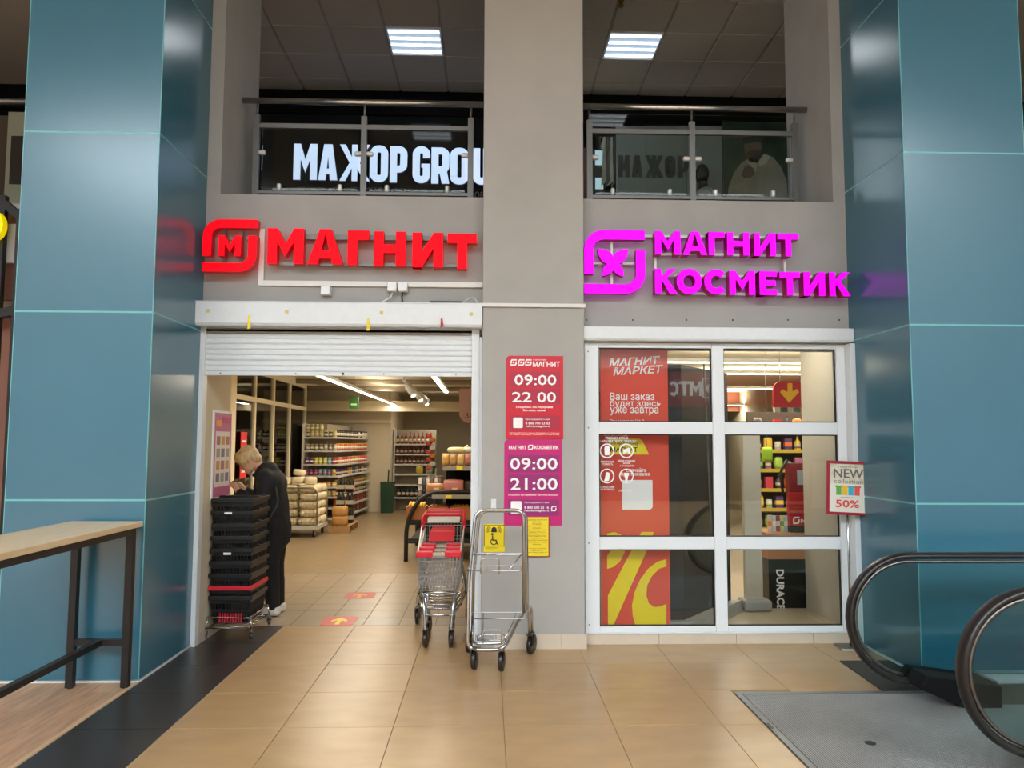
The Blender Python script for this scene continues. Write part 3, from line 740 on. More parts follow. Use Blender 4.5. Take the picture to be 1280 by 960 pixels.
ptxt('скачайте', (783, 585, 808, 590), E1, M_prw, ps, .015); ptxt('приложение', (776, 591, 813, 596), E1, M_prw, ps, .015)
q0 = pbox((778, 600, 815.5, 637), E1); MB().prism(rrect(q0[0], q0[1], q0[2], q0[3], (.005, .03, .005, .005)), E1, PYP).build('blank_code_card', M_prw, ps)
# percent sign, cropped by the sheet edges
def PP(x, y): p = AT(x, y, E1); return (p.x, p.z)
MB().prism([PP(760, 744), PP(800, 668), PP(802, 665), PP(817, 665), PP(814, 676), PP(767, 781), PP(760, 781)], E1, PYP).build('percent_stroke', M_yel, ps)
MB().prism([PP(759, 667), PP(768, 665), PP(776, 668), PP(781, 676), PP(781, 690), PP(775, 702), PP(766, 709), PP(759, 711), PP(759, 694), PP(763, 689), PP(765, 683), PP(763, 678), PP(759, 677)], E1, PYP).build('percent_ring', M_yel, ps)
out_ = [PP(833, 699), PP(822, 702), PP(810, 711), PP(800, 725), PP(793, 741), PP(790, 757), PP(791, 770), PP(794, 781)]
in_ = [PP(833, 708), PP(824, 711), PP(815, 720), PP(809, 732), PP(808, 744), PP(811, 754), PP(818, 759), PP(826, 758), PP(833, 755)]
MB().prism(out_+[PP(833, 781)]+in_[::-1], E1, PYP).build('percent_ring', M_yel, ps)
for xx in (x0+.03, x1-.03): part('foot', M_steel, ps, xx-.02, xx+.02, PYP-.1, PYP+.12, 0.0, .02)
dc = thing('window_decal', 'white vinyl rules decal of four circled pictograms on the middle pane', 'decal', (AT(772, 575, 6.1).x, 6.1, AT(772, 575, 6.1).z))
DY = FY+.029
def PD(x, y): p = AT(x, y, DY); return (p.x, p.z)
for cx_, cy_ in ((758.8, 563.5), (783, 563.5), (758.8, 595), (783, 595)):
    c = AT(cx_, cy_, DY); mb = MB()
    for q in stroke(arc(c.x, c.z, .053, 0, 345, 24), .009, True): mb.prism(q, DY-.0008, DY)
    mb.build('circle', M_prw, dc)
shp = {0: [(755.5, 560), (757, 557), (761, 557), (762, 560), (762, 569), (756, 569)], 1: [(779, 568), (779, 562), (783, 561), (786, 559), (788, 562), (787, 568), (784, 565)],
       2: [(755, 602), (757, 594), (758, 590), (762, 591), (762, 597), (761, 601)], 3: [(780, 591), (786, 591), (784, 602), (782, 602)]}
for k, pl_ in shp.items(): MB().prism([PD(*p) for p in pl_], DY-.0008, DY).build('pictogram', M_prw, dc)
for s, px in (('БЕЗНЕКТАМ ЕДА', (755, 541.5, 786, 545)), ('РЮСКЕТ ИТЕ В', (757, 546, 785, 549)), ('В НАШЕМ ГЕРОЕ ЗАКАЗЫ', (748.5, 550, 795, 553)), ('ПЯТИКРАТНАЯ', (751, 576, 767, 578.4)), ('СТОИМОСТЬ', (752, 579, 766, 581.4)), ('НЕЛЬЗЯ С СОБАКАМИ', (772.5, 575, 794, 577.4)), ('КРОМЕ', (779, 578, 788, 580)), ('С ПОВОДЫРЁМ', (775, 581, 793, 583.4)), ('С ПАКЕТАМИ', (750, 607.5, 768, 609.7)), ('НА РОЛИКАХ', (750.5, 610.5, 768, 612.8)), ('С МОРОЖЕНЫМ', (773.5, 612, 790, 614.5))):
    ptxt(s, px, DY-.0008, M_prw, dc, .015)

# ================================================================== PRICE SIGN ON A STAND
b0 = FL(1062.5, 809)
st = thing('sign_stand', 'chrome floor stand of the sale card beside the window', 'stand', (b0.x, b0.y, 0))
MB().hexa([(b0.x-.11, b0.y-.10, 0), (b0.x+.10, b0.y-.12, 0), (b0.x+.12, b0.y+.08, 0), (b0.x-.09, b0.y+.08, 0)], [(b0.x-.105, b0.y-.095, .012), (b0.x+.095, b0.y-.115, .012), (b0.x+.115, b0.y+.075, .012), (b0.x-.085, b0.y+.075, .012)]).build('base', M_steel, st)
MB().tube([(b0.x+.01, b0.y, .012), (b0.x+.01, b0.y, 1.25)], .008, 8).build('pole', M_chrome, st, smooth=True)
MB().tube([(b0.x+.01, b0.y, .012), (b0.x+.01, b0.y, .09)], .013, 8).build('collar', M_chrome, st, smooth=True)
fr_ = thing('sale_card', 'red framed NEW collection 50% card standing by the window', 'sign', (0, 0, 0))
w, h = .155, .205
mb = MB()
for q in ((-w, w, -h, -h+.02), (-w, w, h-.02, h), (-w, -w+.02, -h+.02, h-.02), (w-.02, w, -h+.02, h-.02)): mb.box(q[0], q[1], -.012, .006, q[2], q[3])
mb.build('frame', mat('frame_red', (160, 14, 44), .4), fr_)
part('card', mat('card_cream', (230, 226, 214), .5), fr_, -w+.02, w-.02, -.003, .004, -h+.02, h-.02)
part('pattern_band', mat('card_pattern', (214, 208, 186), .5, var=.18, scale=30), fr_, -w+.021, w-.021, -.004, -.003, .03, h-.021)
ky = -.005; M_gt = mat('print_grey', (110, 100, 100), .5)
txt('NEW', -.105, .115, .075, .145, ky, M_gt, fr_, .02); txt('collection!', -.1, .125, .035, .068, ky, M_gt, fr_); txt('в нашем магазине', -.07, .07, .155, .165, ky, M_gt, fr_); txt('скидки до', -.05, .05, -.078, -.068, ky, M_gt, fr_)
txt('50%', -.088, .085, -.15, -.09, ky, mat('print_coral', (226, 70, 60), .5), fr_, .02)
for k, cc in enumerate(((100, 175, 70), (236, 190, 40), (60, 180, 205), (230, 90, 80))):
    xk = -.085+.045*k; mb = MB().prism([(xk, -.055), (xk+.038, -.055), (xk+.038, 0), (xk+.05, .012), (xk+.04, .02), (xk+.028, .016), (xk+.012, .016), (xk, .02), (xk-.01, .01), (xk, 0)], ky, ky+.001)
    mb.build('shirt_print', mat('shirt_%d' % k, cc, .5), fr_)
cc = AT(1059.5, 610, b0.y-.03); fr_.location = (cc.x, b0.y-.03, cc.z); fr_.rotation_euler = Euler((R(0), R(2.0), R(-9)))

# ================================================================== BAR COUNTER
TZ = 1.03
tb = thing('bar_counter', 'long pale wood counter on black square legs in front of the teal pillar', 'table', (-2.42, 3.6, 0))
part('table_top', M_birch, tb, -2.655, -2.205, 2.1, 5.12, TZ-.034, TZ, bevel=.003)
for yy in (2.2, 5.08): MB().box(-2.62, -2.24, yy-.02, yy+.02, TZ-.074, TZ-.034).build('top_rail', M_black, tb)
for xx in (-2.62, -2.24): MB().box(xx-.02, xx+.02, 2.22, 5.06, TZ-.074, TZ-.034).build('top_rail', M_black, tb)
for yy in (2.2, 5.08):
    for xx in (-2.60, -2.26): part('leg', M_black, tb, xx-.022, xx+.022, yy-.022, yy+.022, 0.006, TZ-.074)
    for xx in (-2.60, -2.26): MB().lathe([(.018, 0), (.018, .006)], (xx, yy, 0), 8).build('foot', M_blk, tb)
    part('stretcher', M_black, tb, -2.578, -2.282, yy-.018, yy+.018, .26, .30)
part('foot_rail', M_black, tb, -2.45, -2.41, 2.218, 5.062, .262, .298)

# ================================================================== BASKET STACK
M_bred = mat('basket_red', (205, 30, 50), .4)
def make_basket(rim, body):
    r = thing('shopping_basket', 'x', 'basket')
    w, d, h, tp = .158, .218, .21, .022
    mb = MB()
    for z0, z1 in ((0, .012),): mb.hexa([(-w+tp, -d+tp, 0), (w-tp, -d+tp, 0), (w-tp, d-tp, 0), (-w+tp, d-tp, 0)], [(-w+tp, -d+tp, .006), (w-tp, -d+tp, .006), (w-tp, d-tp, .006), (-w+tp, d-tp, .006)])
    def pt(sx, sy, z): k = z/h; return Vector((sx*(w-tp*(1-k)), sy*(d-tp*(1-k)), z))
    for z0, z1 in ((0, .03), (.085, .11), (.155, h)):      # horizontal bands, open slots between
        for (a, b) in (((-1, -1), (1, -1)), ((1, -1), (1, 1)), ((1, 1), (-1, 1)), ((-1, 1), (-1, -1))):
            p, q = pt(*a, z0), pt(*b, z0); p1, q1 = pt(*a, z1), pt(*b, z1); n = Vector((-(q-p).y, (q-p).x, 0)).normalized()*.004
            mb.hexa([p, q, q+n, p+n], [p1, q1, q1+n, p1+n])
    for (a, b, cnt) in (((-1, -1), (1, -1), 11), ((1, -1), (1, 1), 15), ((1, 1), (-1, 1), 11), ((-1, 1), (-1, -1), 15)):
        for k in range(cnt+1):
            t = k/cnt; f = lambda z: pt(*a, z).lerp(pt(*b, z), t)
            mb.bar(f(.03), f(.155), .007)
    mb.build('body', body, r)
    mb = MB()
    for x0, x1, y0, y1 in ((-w-.012, w+.012, -d-.012, -d+.004), (-w-.012, w+.012, d-.004, d+.012), (-w-.012, -w+.004, -d+.004, d-.004), (w-.004, w+.012, -d+.004, d-.004)): mb.box(x0, x1, y0, y1, h-.028, h+.004)
    mb.build('rim', rim, r, bevel=.003)
    MB().tube(fillet([(-w-.004, -.02, h+.004), (-w-.004, -.05, h+.012), (w+.004, -.05, h+.012), (w+.004, -.02, h+.004)], .03), .007, 6).build('handle', body, r, smooth=True)
    return r
BX, BY = -2.015, 6.53
pb = make_basket(M_blk, M_blk); pr = make_basket(M_bred, M_blk)
NB = 9; z = .115
labs = {0: 'lowest black shopping basket resting in the wheeled chrome dolly', 1: 'black shopping basket with a red rim near the bottom of the stack', NB-1: 'topmost black shopping basket of the stack beside the woman'}
for k in range(NB):
    src = pr if k == 1 else pb
    o = src if k in (0, 1) else copy_tree(pb)
    o['label'] = labs.get(k, '%s black shopping basket above the red rimmed one in the stack' % ['', '', 'first', 'second', 'third', 'fourth', 'fifth', 'sixth'][k] if k < 8 else '')
    o['group'] = 'stacked shopping baskets'
    o.location = (BX+random.uniform(-.006, .006), BY+random.uniform(-.008, .008), z); o.rotation_euler.z = R(random.uniform(-1.5, 1.5))
    if k in (4, 7):
        q = o.location; lb = MB().box(-.06, .0, -.233, -.2315, .165 if k == 4 else .19, .183 if k == 4 else .205); lb.build('paper_tag', M_prw, o)
    z += .098 if k else .075
dl = thing('basket_dolly', 'low chrome wire dolly on casters carrying the basket stack', 'dolly', (BX, BY, 0))
mb = MB(); w, d = .165, .24
for zz in (.085, .165): mb.tube([(BX-w, BY-d, zz), (BX+w, BY-d, zz), (BX+w, BY+d, zz), (BX-w, BY+d, zz)], .007, 6, True)
for sx in (-1, 1):
    for sy in (-1, 1): mb.tube([(BX+sx*w, BY+sy*d, .165), (BX+sx*(w+.014), BY+sy*(d+.01), .07)], .007, 6)
for k in range(5): mb.tube([(BX-w, BY-d+.096*(k+.5), .085), (BX+w, BY-d+.096*(k+.5), .085)], .004, 5)
mb.build('frame', M_chrome, dl, smooth=True)
def caster(parent, x, y, r=.03, stem=.07, wd=.02, m=M_steel, rot=0.0, name='caster'):
    c, s = math.cos(rot), math.sin(rot)
    f = lambda a, b, z: (x+a*c-b*s, y+a*s+b*c, z)
    off = r*.45
    mb = MB(); mb.tube([f(0, 0, r*2+.012), f(0, 0, stem)], .008, 8)
    for k in (-1, 1): mb.bar(f(k*(wd/2+.004), 0, r*2+.012), f(k*(wd/2+.004), off, r), .004, r*.9)
    mb.bar(f(-wd/2-.006, 0, r*2+.012), f(wd/2+.006, 0, r*2+.012), r*.9, .006)
    fk = mb.build(name, m, parent)
    wv = MB(); prof = [(r*.6, -wd/2), (r*.94, -wd/2), (r, -wd*.3), (r, wd*.3), (r*.94, wd/2), (r*.6, wd/2)]
    wv.lathe(prof, (0, 0, 0), 18, 0, 'x'); hub = MB().lathe([(r*.6, -wd*.45), (r*.6, wd*.45)], (0, 0, 0), 14, 0, 'x')
    for M_, nm, mm in ((wv, 'wheel', M_rub), (hub, 'hub', mat('wheel_hub', (105, 108, 112), .4))):
        M_.v = [Vector(f(v.x, v.y+off, v.z+r)) for v in M_.v]; M_.build(nm, mm, fk, smooth=(nm == 'wheel'))
    return fk
for sx in (-1, 1):
    for sy in (-1, 1): caster(dl, BX+sx*(w+.014), BY+sy*(d+.01), .026, .085, .018, M_steel, R(20))
mb = MB()
for k in range(9): mb.box(BX-.085+.021*k, BX-.074+.021*k, BY-.228, BY-.222, .125, .195)
mb.build('red_slats', M_bred, dl)

# ================================================================== SHOPPING CARTS
M_wire = mat('zinc_wire', (168, 170, 172), .3, metal=.85)
M_cred = mat('cart_red', (214, 22, 44), .4)
def make_cart():
    r = thing('shopping_cart', 'x', 'shopping cart')
    L = .80
    fb, ft = .150, .160; rb, rt = .165, .180            # half widths, front/rear, bottom/top
    zfb, zft, zrb, zrt = .43, .70, .47, .83
    P = lambda sx, t, k: Vector((sx*((fb+(rb-fb)*t)*(1-k)+(ft+(rt-ft)*t)*k), (.03*(1-k))+t*L, (zfb+(zrb-zfb)*t)*(1-k)+(zft+(zrt-zft)*t)*k))
    mb = MB(); w = .0042
    for k in (0, .12, .25, .38, .52, .66, .8, .92, 1):
        for s in (-1, 1): mb.bar(P(s, 0, k), P(s, 1, k), w if k < 1 else .009)
        mb.bar(P(-1, 0, k), P(1, 0, k), w if k < 1 else .009)
    for k in (0, .3, .6, 1): mb.bar(P(-1, 1, k), P(1, 1, k), w)
    for i in range(29):
        t = i/28
        for s in (-1, 1): mb.bar(P(s, t, 0), P(s, t, 1), w*.8)
    for i in range(13):
        u = -1+2*i/12; a, b = P(-1, 0, 0).lerp(P(1, 0, 0), (u+1)/2), P(-1, 0, 1).lerp(P(1, 0, 1), (u+1)/2); mb.bar(a, b, w*.8)
        c, d = P(-1, 1, 0).lerp(P(1, 1, 0), (u+1)/2), P(-1, 1, 1).lerp(P(1, 1, 1), (u+1)/2); mb.bar(c, d, w*.8); mb.bar(a, c, w*.8)
    for i in range(12): mb.bar(P(-1, i/11, 0), P(1, i/11, 0), w*.8)
    mb.build('wire_basket', M_wire, r)
    for s in (-1, 1): MB().box(s*ft-s*.115, s*ft+s*.012, -.014, .03, zft-.022, zft+.022).build('corner_bumper', M_cred, r, bevel=.008)
    part('front_bar', M_chrome, r, -.045, .045, -.008, .012, zft-.010, zft+.012)
    mb = MB()
    for s in (-1, 1):
        mb.tube(fillet([(s*.12, .04, .40), (s*.10, .03, .20), (s*.098, .02, .125)], .06), .013, 8)
        mb.tube(fillet([(s*.16, L-.05, .46), (s*.21, L-.0, .22), (s*.215, L, .125)], .08), .013, 8)
        mb.tube([(s*.105, .03, .24), (s*.205, L-.01, .26)], .011, 8)
        mb.tube([(s*.12, .04, .40), (s*.16, L-.04, .45)], .012, 8)
    for yy, ww in ((.035, .104), (.30, .15), (.42, .17)): mb.tube([(-ww, yy, .243), (ww, yy, .243)], .009, 8)
    mb.tube([(-.12, .04, .41), (.12, .04, .41)], .012, 8)
    mb.build('chassis', M_chrome, r, smooth=True)
    for s in (-1, 1):
        caster(r, s*.098, .02, .066, .15, .026, M_steel, R(8*s)); caster(r, s*.215, L, .066, .15, .026, M_steel)
    mb = MB().tube(fillet([(-.178, L-.02, .80), (-.18, L+.10, .89), (-.16, L+.14, .91), (.16, L+.14, .91), (.18, L+.10, .89), (.178, L-.02, .80)], .05), .014, 8)
    mb.build('handle', M_cred, r, smooth=True)
    MB().hexa([(-.14, L+.10, .845), (.14, L+.10, .845), (.14, L+.115, .845), (-.14, L+.115, .845)], [(-.14, L+.12, .89), (.14, L+.12, .89), (.14, L+.135, .89), (-.14, L+.135, .89)]).build('handle_plaque', mat('plaque_cream', (220, 206, 184), .5), r, bevel=.004)
    sp_ = MB().hexa([(-.105, .43, .745), (.105, .43, .745), (.105, .442, .745), (-.105, .442, .745)], [(-.095, .52, .815), (.095, .52, .815), (.095, .532, .815), (-.095, .532, .815)]).build('seat_flap', mat('flap_red', (208, 52, 60), .4), r, bevel=.006)
    return r
c1 = make_cart(); c2_ = copy_tree(c1); c3 = copy_tree(c1)
for o, (dy, lb) in zip((c1, c2_, c3), ((0, 'wire shopping cart with red corners, foremost of the nested carts'), (.24, 'wire shopping cart nested in the middle behind the foremost cart'), (.48, 'wire shopping cart, hindmost of the nested carts by the door jamb'))):
    o.location = (-.36-dy*.02, 5.96+dy, 0); o.rotation_euler.z = R(1); o['label'] = lb; o['group'] = 'nested shopping carts'

# ================================================================== BASKET TROLLEY (tall tube frame)
tr = thing('basket_trolley', 'tall empty chrome tube trolley on black casters before the column', 'trolley', (.1, 5.6, 0))
w1, w2, w3, w4 = FL(592, 838), FL(626, 840), FL(662, 819), Vector((-.13, 5.83, 0))
mb = MB()
def U(y, xl, xr, top): return [(xl, y, .62), (xl+.012, y, top), (xr-.012, y, top), (xr, y, .62)]
zt2 = AT(625, 638, 5.5).z
xl, xr = AT(586, 750, 5.5).x, AT(655, 700, 5.5).x
# front loop: handle, uprights, foot loop
front = [(xr+.0, 5.53, .36), (xr, 5.52, zt2), (xl+.045, 5.52, zt2), (xl, 5.46, .6), (xl-.005, 5.42, .135), (w2.x+.02, w2.y+.04, .135), (w3.x-.07, 5.60, .33), (w3.x-.005, w3.y, .335), (w3.x, w3.y, .13)]
mb.tube(fillet(front, .07, 6), .0125, 10)
rear = [(w3.x+.02, w3.y+.05, .13), (w3.x+.015, w3.y+.05, .345), (xr+.03, 5.62, .36), (xr+.02, 5.60, zt2-.012), (xl+.07, 5.60, zt2-.012), (xl+.03, 5.62, .6), (w4.x+.03, w4.y, .13)]
mb.tube(fillet(rear, .07, 6), .0115, 10)
mb.tube(fillet([(xl+.03, 5.62, .25), (xl+.03, 5.5, .17), (xl+.06, 5.46, .165), (w2.x+.03, 5.47, .165), (w3.x-.06, 5.62, .32)], .05), .0095, 8)
mb.build('tube_frame', M_chrome, tr, smooth=True)
mb = MB(); wr = .004
def rect(z0, y0, y1, xa, xb): mb.tube(fillet([(xa, y0, z0), (xb, y0, z0), (xb, y1, z0), (xa, y1, z0), (xa, y0, z0)], .02, 3), wr, 6)
zs1, zs2, zs3 = AT(620, 713, 5.4).z, AT(620, 693, 5.55).z, AT(620, 772, 5.45).z
rect(zs1, 5.38, 5.60, xl-.005, xr-.02); rect(zs2, 5.53, 5.61, xl+.03, xr); rect(zs3, 5.42, 5.62, xl+.02, xr+.02); rect(.19, 5.45, 5.6, xl+.06, w2.x+.03)
for (xa, xb, y0, z0, h_) in ((AT(601, 700, 5.38).x, AT(624, 700, 5.38).x, 5.38, zs1, .085), (AT(604, 790, 5.42).x, AT(627, 790, 5.42).x, 5.45, .19, .07)):
    mb.tube(fillet([(xa, y0, z0-.02), (xa, y0, z0+h_), (xb, y0, z0+h_), (xb, y0, z0-.02)], .03), wr, 6)
for k in range(4): mb.tube([(xl+.03+.09*k, 5.38, zs1), (xl+.03+.09*k, 5.60, zs1)], wr*.8, 5)
for k in range(4): mb.tube([(xl+.05+.07*k, 5.45, .19), (xl+.05+.07*k, 5.6, .19)], wr*.8, 5)
mb.tube([(xr-.02, 5.52, zs2+.0), (AT(636, 713, 5.45).x, 5.42, zs1)], wr, 6)
mb.tube(fillet([(xl+.1, 5.6, zs3), (xl+.1, 5.5, .25), (xl+.07, 5.46, .19)], .05), wr, 6); mb.tube(fillet([(xr-.05, 5.6, zs3), (xr-.08, 5.55, .27), (w2.x+.02, 5.46, .19)], .05), wr, 6)
mb.build('wire_shelf', M_chrome, tr, smooth=True)['kind'] = 'stuff'
for (p, rz) in ((w1, -12), (w2, -12), (w3, -20), (w4, -10)): caster(tr, p.x, p.y, .067, .15, .03, M_steel, R(rz))
caster(tr, w3.x+.02, w3.y+.05, .067, .15, .02, M_steel, R(-20))

# ================================================================== FLOOR STICKERS
for k, (px, lb) in enumerate((((396, 770.8, 442, 782.5), 'red floor sticker with a yellow arrow on the store threshold'), ((426, 741, 467.5, 748.5), 'worn red floor sticker further inside the store'))):
    a, b = FL(px[0]+2, px[3]), FL(px[2]-2, px[3]); c = FL((px[0]+px[2])/2, px[1])
    fs = thing('floor_sticker', lb, 'floor sticker', ((a.x+b.x)/2, a.y, .001), 'floor stickers')
    x0, x1 = a.x, b.x
    MB().prism(rrect(x0, x1, a.y+.012, c.y, .05), .0005, .002, 0, 'xy').build('disc', mat('sticker_red', (208, 50, 48), .4) if k == 0 else mat('sticker_worn', (186, 74, 62), .5), fs)
    cx_, cy_ = (x0+x1)/2, (a.y+c.y)/2; hh = (c.y-a.y)*.36; ww = (x1-x0)*.26
    MB().prism([(cx_-ww*.25, cy_-hh), (cx_+ww*.25, cy_-hh), (cx_+ww*.25, cy_+hh*.2), (cx_+ww*.9, cy_-hh*.25), (cx_+ww*.9, cy_+hh*.25), (cx_, cy_+hh), (cx_-ww*.9, cy_+hh*.25), (cx_-ww*.9, cy_-hh*.25), (cx_-ww*.25, cy_+hh*.2)], .002, .0026, 0, 'xy').build('arrow', M_yel if k == 0 else mat('arrow_worn', (205, 140, 60), .5), fs)

# ================================================================== GROCERY INTERIOR
SZ = 2.75
sf = struct('floor_store', 'beige tile floor inside the grocery')
part('screed', M_grout, sf, -4.2, 6.0, 6.735, 21, -.06, -.004)
for i in range(-1, 8):
    for j in range(9):
        x0 = -2.262+.305*i; y0 = 6.737+.292*j
        tile_at(x0, x0+.305, y0, y0+.292, M_stile, sf, 'tile', g=.003)
def diag_mat():
    m = mat('diagonal_tile', (190, 166, 128), .3); nt = m.node_tree; b = nt.nodes['Principled BSDF']
    g = nt.nodes.new('ShaderNodeNewGeometry'); mp = nt.nodes.new('ShaderNodeMapping'); br = nt.nodes.new('ShaderNodeTexBrick')
    mp.inputs['Rotation'].default_value = (0, 0, R(45)); br.offset = 0; br.inputs['Scale'].default_value = 1
    br.inputs['Brick Width'].default_value = .33; br.inputs['Row Height'].default_value = .33; br.inputs['Mortar Size'].default_value = .006
    br.inputs['Color1'].default_value = rgb((150, 130, 100)); br.inputs['Color2'].default_value = rgb((142, 122, 92)); br.inputs['Mortar'].default_value = rgb((120, 98, 72))
    nt.links.new(g.outputs['Position'], mp.inputs[0]); nt.links.new(mp.outputs[0], br.inputs['Vector']); nt.links.new(br.outputs['Color'], b.inputs['Base Color'])
    return m
part('far_tiles', diag_mat(), sf, -4.2, .5, 6.737+.292*9, 21, -.02, -.0005)
part('near_tiles', M_stile, sf, -4.2, -2.57, 6.737, 6.737+.292*9, -.02, -.0005)
part('cosmetics_tiles', M_stile, sf, .52, 6.0, 6.2, 21, -.02, 0)
sc_ = struct('ceiling_store', 'cream ceiling of the grocery and cosmetics shop')
part('soffit', M_cream2, sc_, -4.2, 6.0, 6.735, 21, SZ, SZ+.1)
ws = struct('wall_store', 'cream inner walls of the grocery')
part('front_return', M_cream, ws, -4.2, -2.4, 6.6, 6.735, 0, SZ)
part('outer_wall', M_cream, ws, -4.2, -4.1, 6.735, 21, 0, SZ)
part('back_block', M_cream, ws, -4.1, -2.17, 17.62, 21, 0, SZ)
part('far_wall', mat('far_grey', (172, 164, 144), .9), ws, -2.17, 6.0, 20.4, 20.5, 0, SZ)
part('party_wall', M_cream, ws, .4, .52, 7.0, 20.4, 0, SZ)
part('beam', M_cream2, ws, -4.1, -.15, 16.9, 17.15, 2.22, 2.44)
part('beam_shelf', M_cream2, ws, -4.1, -2.17, 17.55, 17.62, 1.98, 2.05)
part('right_wall', M_cream, ws, 5.9, 6.0, 6.2, 20.4, 0, SZ)
part('window_reveal', M_beigew, ws, 3.0, 3.12, FY+.07, 7.34, 0, SZ)
part('window_soffit', M_beigew, ws, .76, 3.0, FY+.07, 6.3, 2.36, SZ)
for yy, zz in ((15.6, 2.62), (16.3, 2.66), (14.6, 2.68)): MB().tube([(-4.0, yy, zz), (.3, yy, zz)], .045, 8).build('duct', mat('duct_grey', (150, 138, 116), .5), sc_, smooth=True)

def linear_lamp(a, b, label, w=.05, watts=60, group='linear store lights'):
    a, b = Vector(a), Vector(b); c = (a+b)/2; d = (b-a); L = d.length
    lp = thing('linear_light', label, 'light', c, group)
    ang = math.atan2(d.y, d.x); u = d.normalized(); n = Vector((-u.y, u.x, 0))*(w/2)
    for nm, m, z0, z1, k in (('housing', M_white, .01, .05, 1.0), ('diffuser', M_lampi, 0, .01, .9)):
        MB().hexa([a-n*k+Vector((0, 0, z0)), b-n*k+Vector((0, 0, z0)), b+n*k+Vector((0, 0, z0)), a+n*k+Vector((0, 0, z0))], [a-n*k+Vector((0, 0, z1)), b-n*k+Vector((0, 0, z1)), b+n*k+Vector((0, 0, z1)), a+n*k+Vector((0, 0, z1))]).build(nm, m, lp)
    for t in (.1, .9):
        p = a.lerp(b, t); MB().tube([p+Vector((0, 0, .05)), Vector((p.x, p.y, SZ))], .003, 5).build('hanger', M_steel, lp)
    ld = bpy.data.lights.new('strip', 'AREA'); ld.shape = 'RECTANGLE'; ld.size = L; ld.size_y = w; ld.energy = watts; ld.color = (1, .90, .75)
    lo = bpy.data.objects.new('light_source', ld); COL.objects.link(lo); lo.parent = lp; lo.location = (0, 0, -.004); lo.rotation_euler.z = ang
    l2 = ld.copy(); l2.energy = watts*.6; lo = bpy.data.objects.new('light_source', l2); COL.objects.link(lo); lo.parent = lp; lo.location = (0, 0, .056); lo.rotation_euler = (math.pi, 0, -ang)  # extra upward light, added to brighten the ceiling
    return lp
LZ = 2.36
linear_lamp(FL(392, 468, LZ), FL(492, 506, LZ), 'long linear light running into the grocery', .07, 72)
a_ = FL(540, 468, LZ); linear_lamp(a_, FL(558, 491, LZ), 'short linear light beside the hanging pink sign', .07, 34)
linear_lamp((-1.3, 7.6, 2.6), (-1.3, 9.6, 2.6), 'unseen linear light added inside the shutter to light the grocery', .07, 20)  # extra lamp out of view, added to light the store interior
linear_lamp(FL(541, 509, LZ), FL(561, 509, LZ), 'small far linear light above the bottle shelves', .05, 12)

# track spotlights
tk = thing('spotlight_track', 'white ceiling track carrying four cylindrical spotlights', 'track', FL(520, 480, 2.6))
p0, p1 = FL(505, 476, 2.58), FL(536, 500, 2.58)
MB().bar(p0, p1, .04).build('rail', M_white, tk); 
for p in (p0, p1): MB().tube([p, (p.x, p.y, SZ)], .006, 6).build('hanger', M_steel, tk)
for k in range(4):
    p = p0.lerp(p1, .1+.27*k)
    lb = ['first', 'second', 'third', 'fourth'][k]
    s_ = thing('spotlight', '%s white cylindrical spotlight from the shutter on the ceiling track' % lb, 'spotlight', p, 'track spotlights')
    q = p+Vector((.12, -.1, -.22))
    MB().tube([p+Vector((0, 0, -.02)), p+Vector((.03, -.02, -.1))], .012, 6).build('arm', M_white, s_)
    MB().tube([p+Vector((.0, .0, -.06)), q], [.05, .05], 12).build('barrel', M_white, s_, smooth=False)
    e = q+(q-p-Vector((0, 0, -.06))).normalized()*.004
    MB().tube([q, e], [.042, .042], 12).build('lens', M_lampi, s_)
# exit sign
q = AT(442.5, 503, 13.5)
ex = thing('exit_sign', 'small green hanging exit sign under the grocery ceiling', 'sign', q)
part('panel', mat('exit_green', (44, 84, 34), .4, emit=(60, 130, 30), es=.04), ex, q.x-.085, q.x+.085, 13.49, 13.51, q.z-.11, q.z+.11)
part('arrow_mark', mat('exit_pale', (150, 190, 120), .5), ex, q.x-.05, q.x+.05, 13.488, 13.49, q.z-.05, q.z-.02)
MB().tube([(q.x, 13.5, q.z+.11), (q.x, 13.5, SZ)], .004, 5).build('hanger', M_steel, ex)
# hanging pink sign
q = AT(586, 515, 9.4)
hsn = thing('hanging_sign', 'dusky pink hanging sign with a rounded lower edge near the jamb', 'sign', q)
zt3 = AT(586, 486, 9.4).z
MB().prism(rrect(q.x-.115, q.x+.25, AT(586, 528.5, 9.4).z, zt3, (.12, .12, .005, .005)), 9.4, 9.415).build('panel', mat('dusky_pink', (150, 114, 100), .6), hsn)
ptxt('Зак', (581, 516, 597, 523), 9.398, M_prk, hsn)
for dx in (-.05, .2): MB().tube([(q.x+dx, 9.407, zt3), (q.x+dx, 9.407, SZ)], .003, 5).build('hanger', M_steel, hsn)

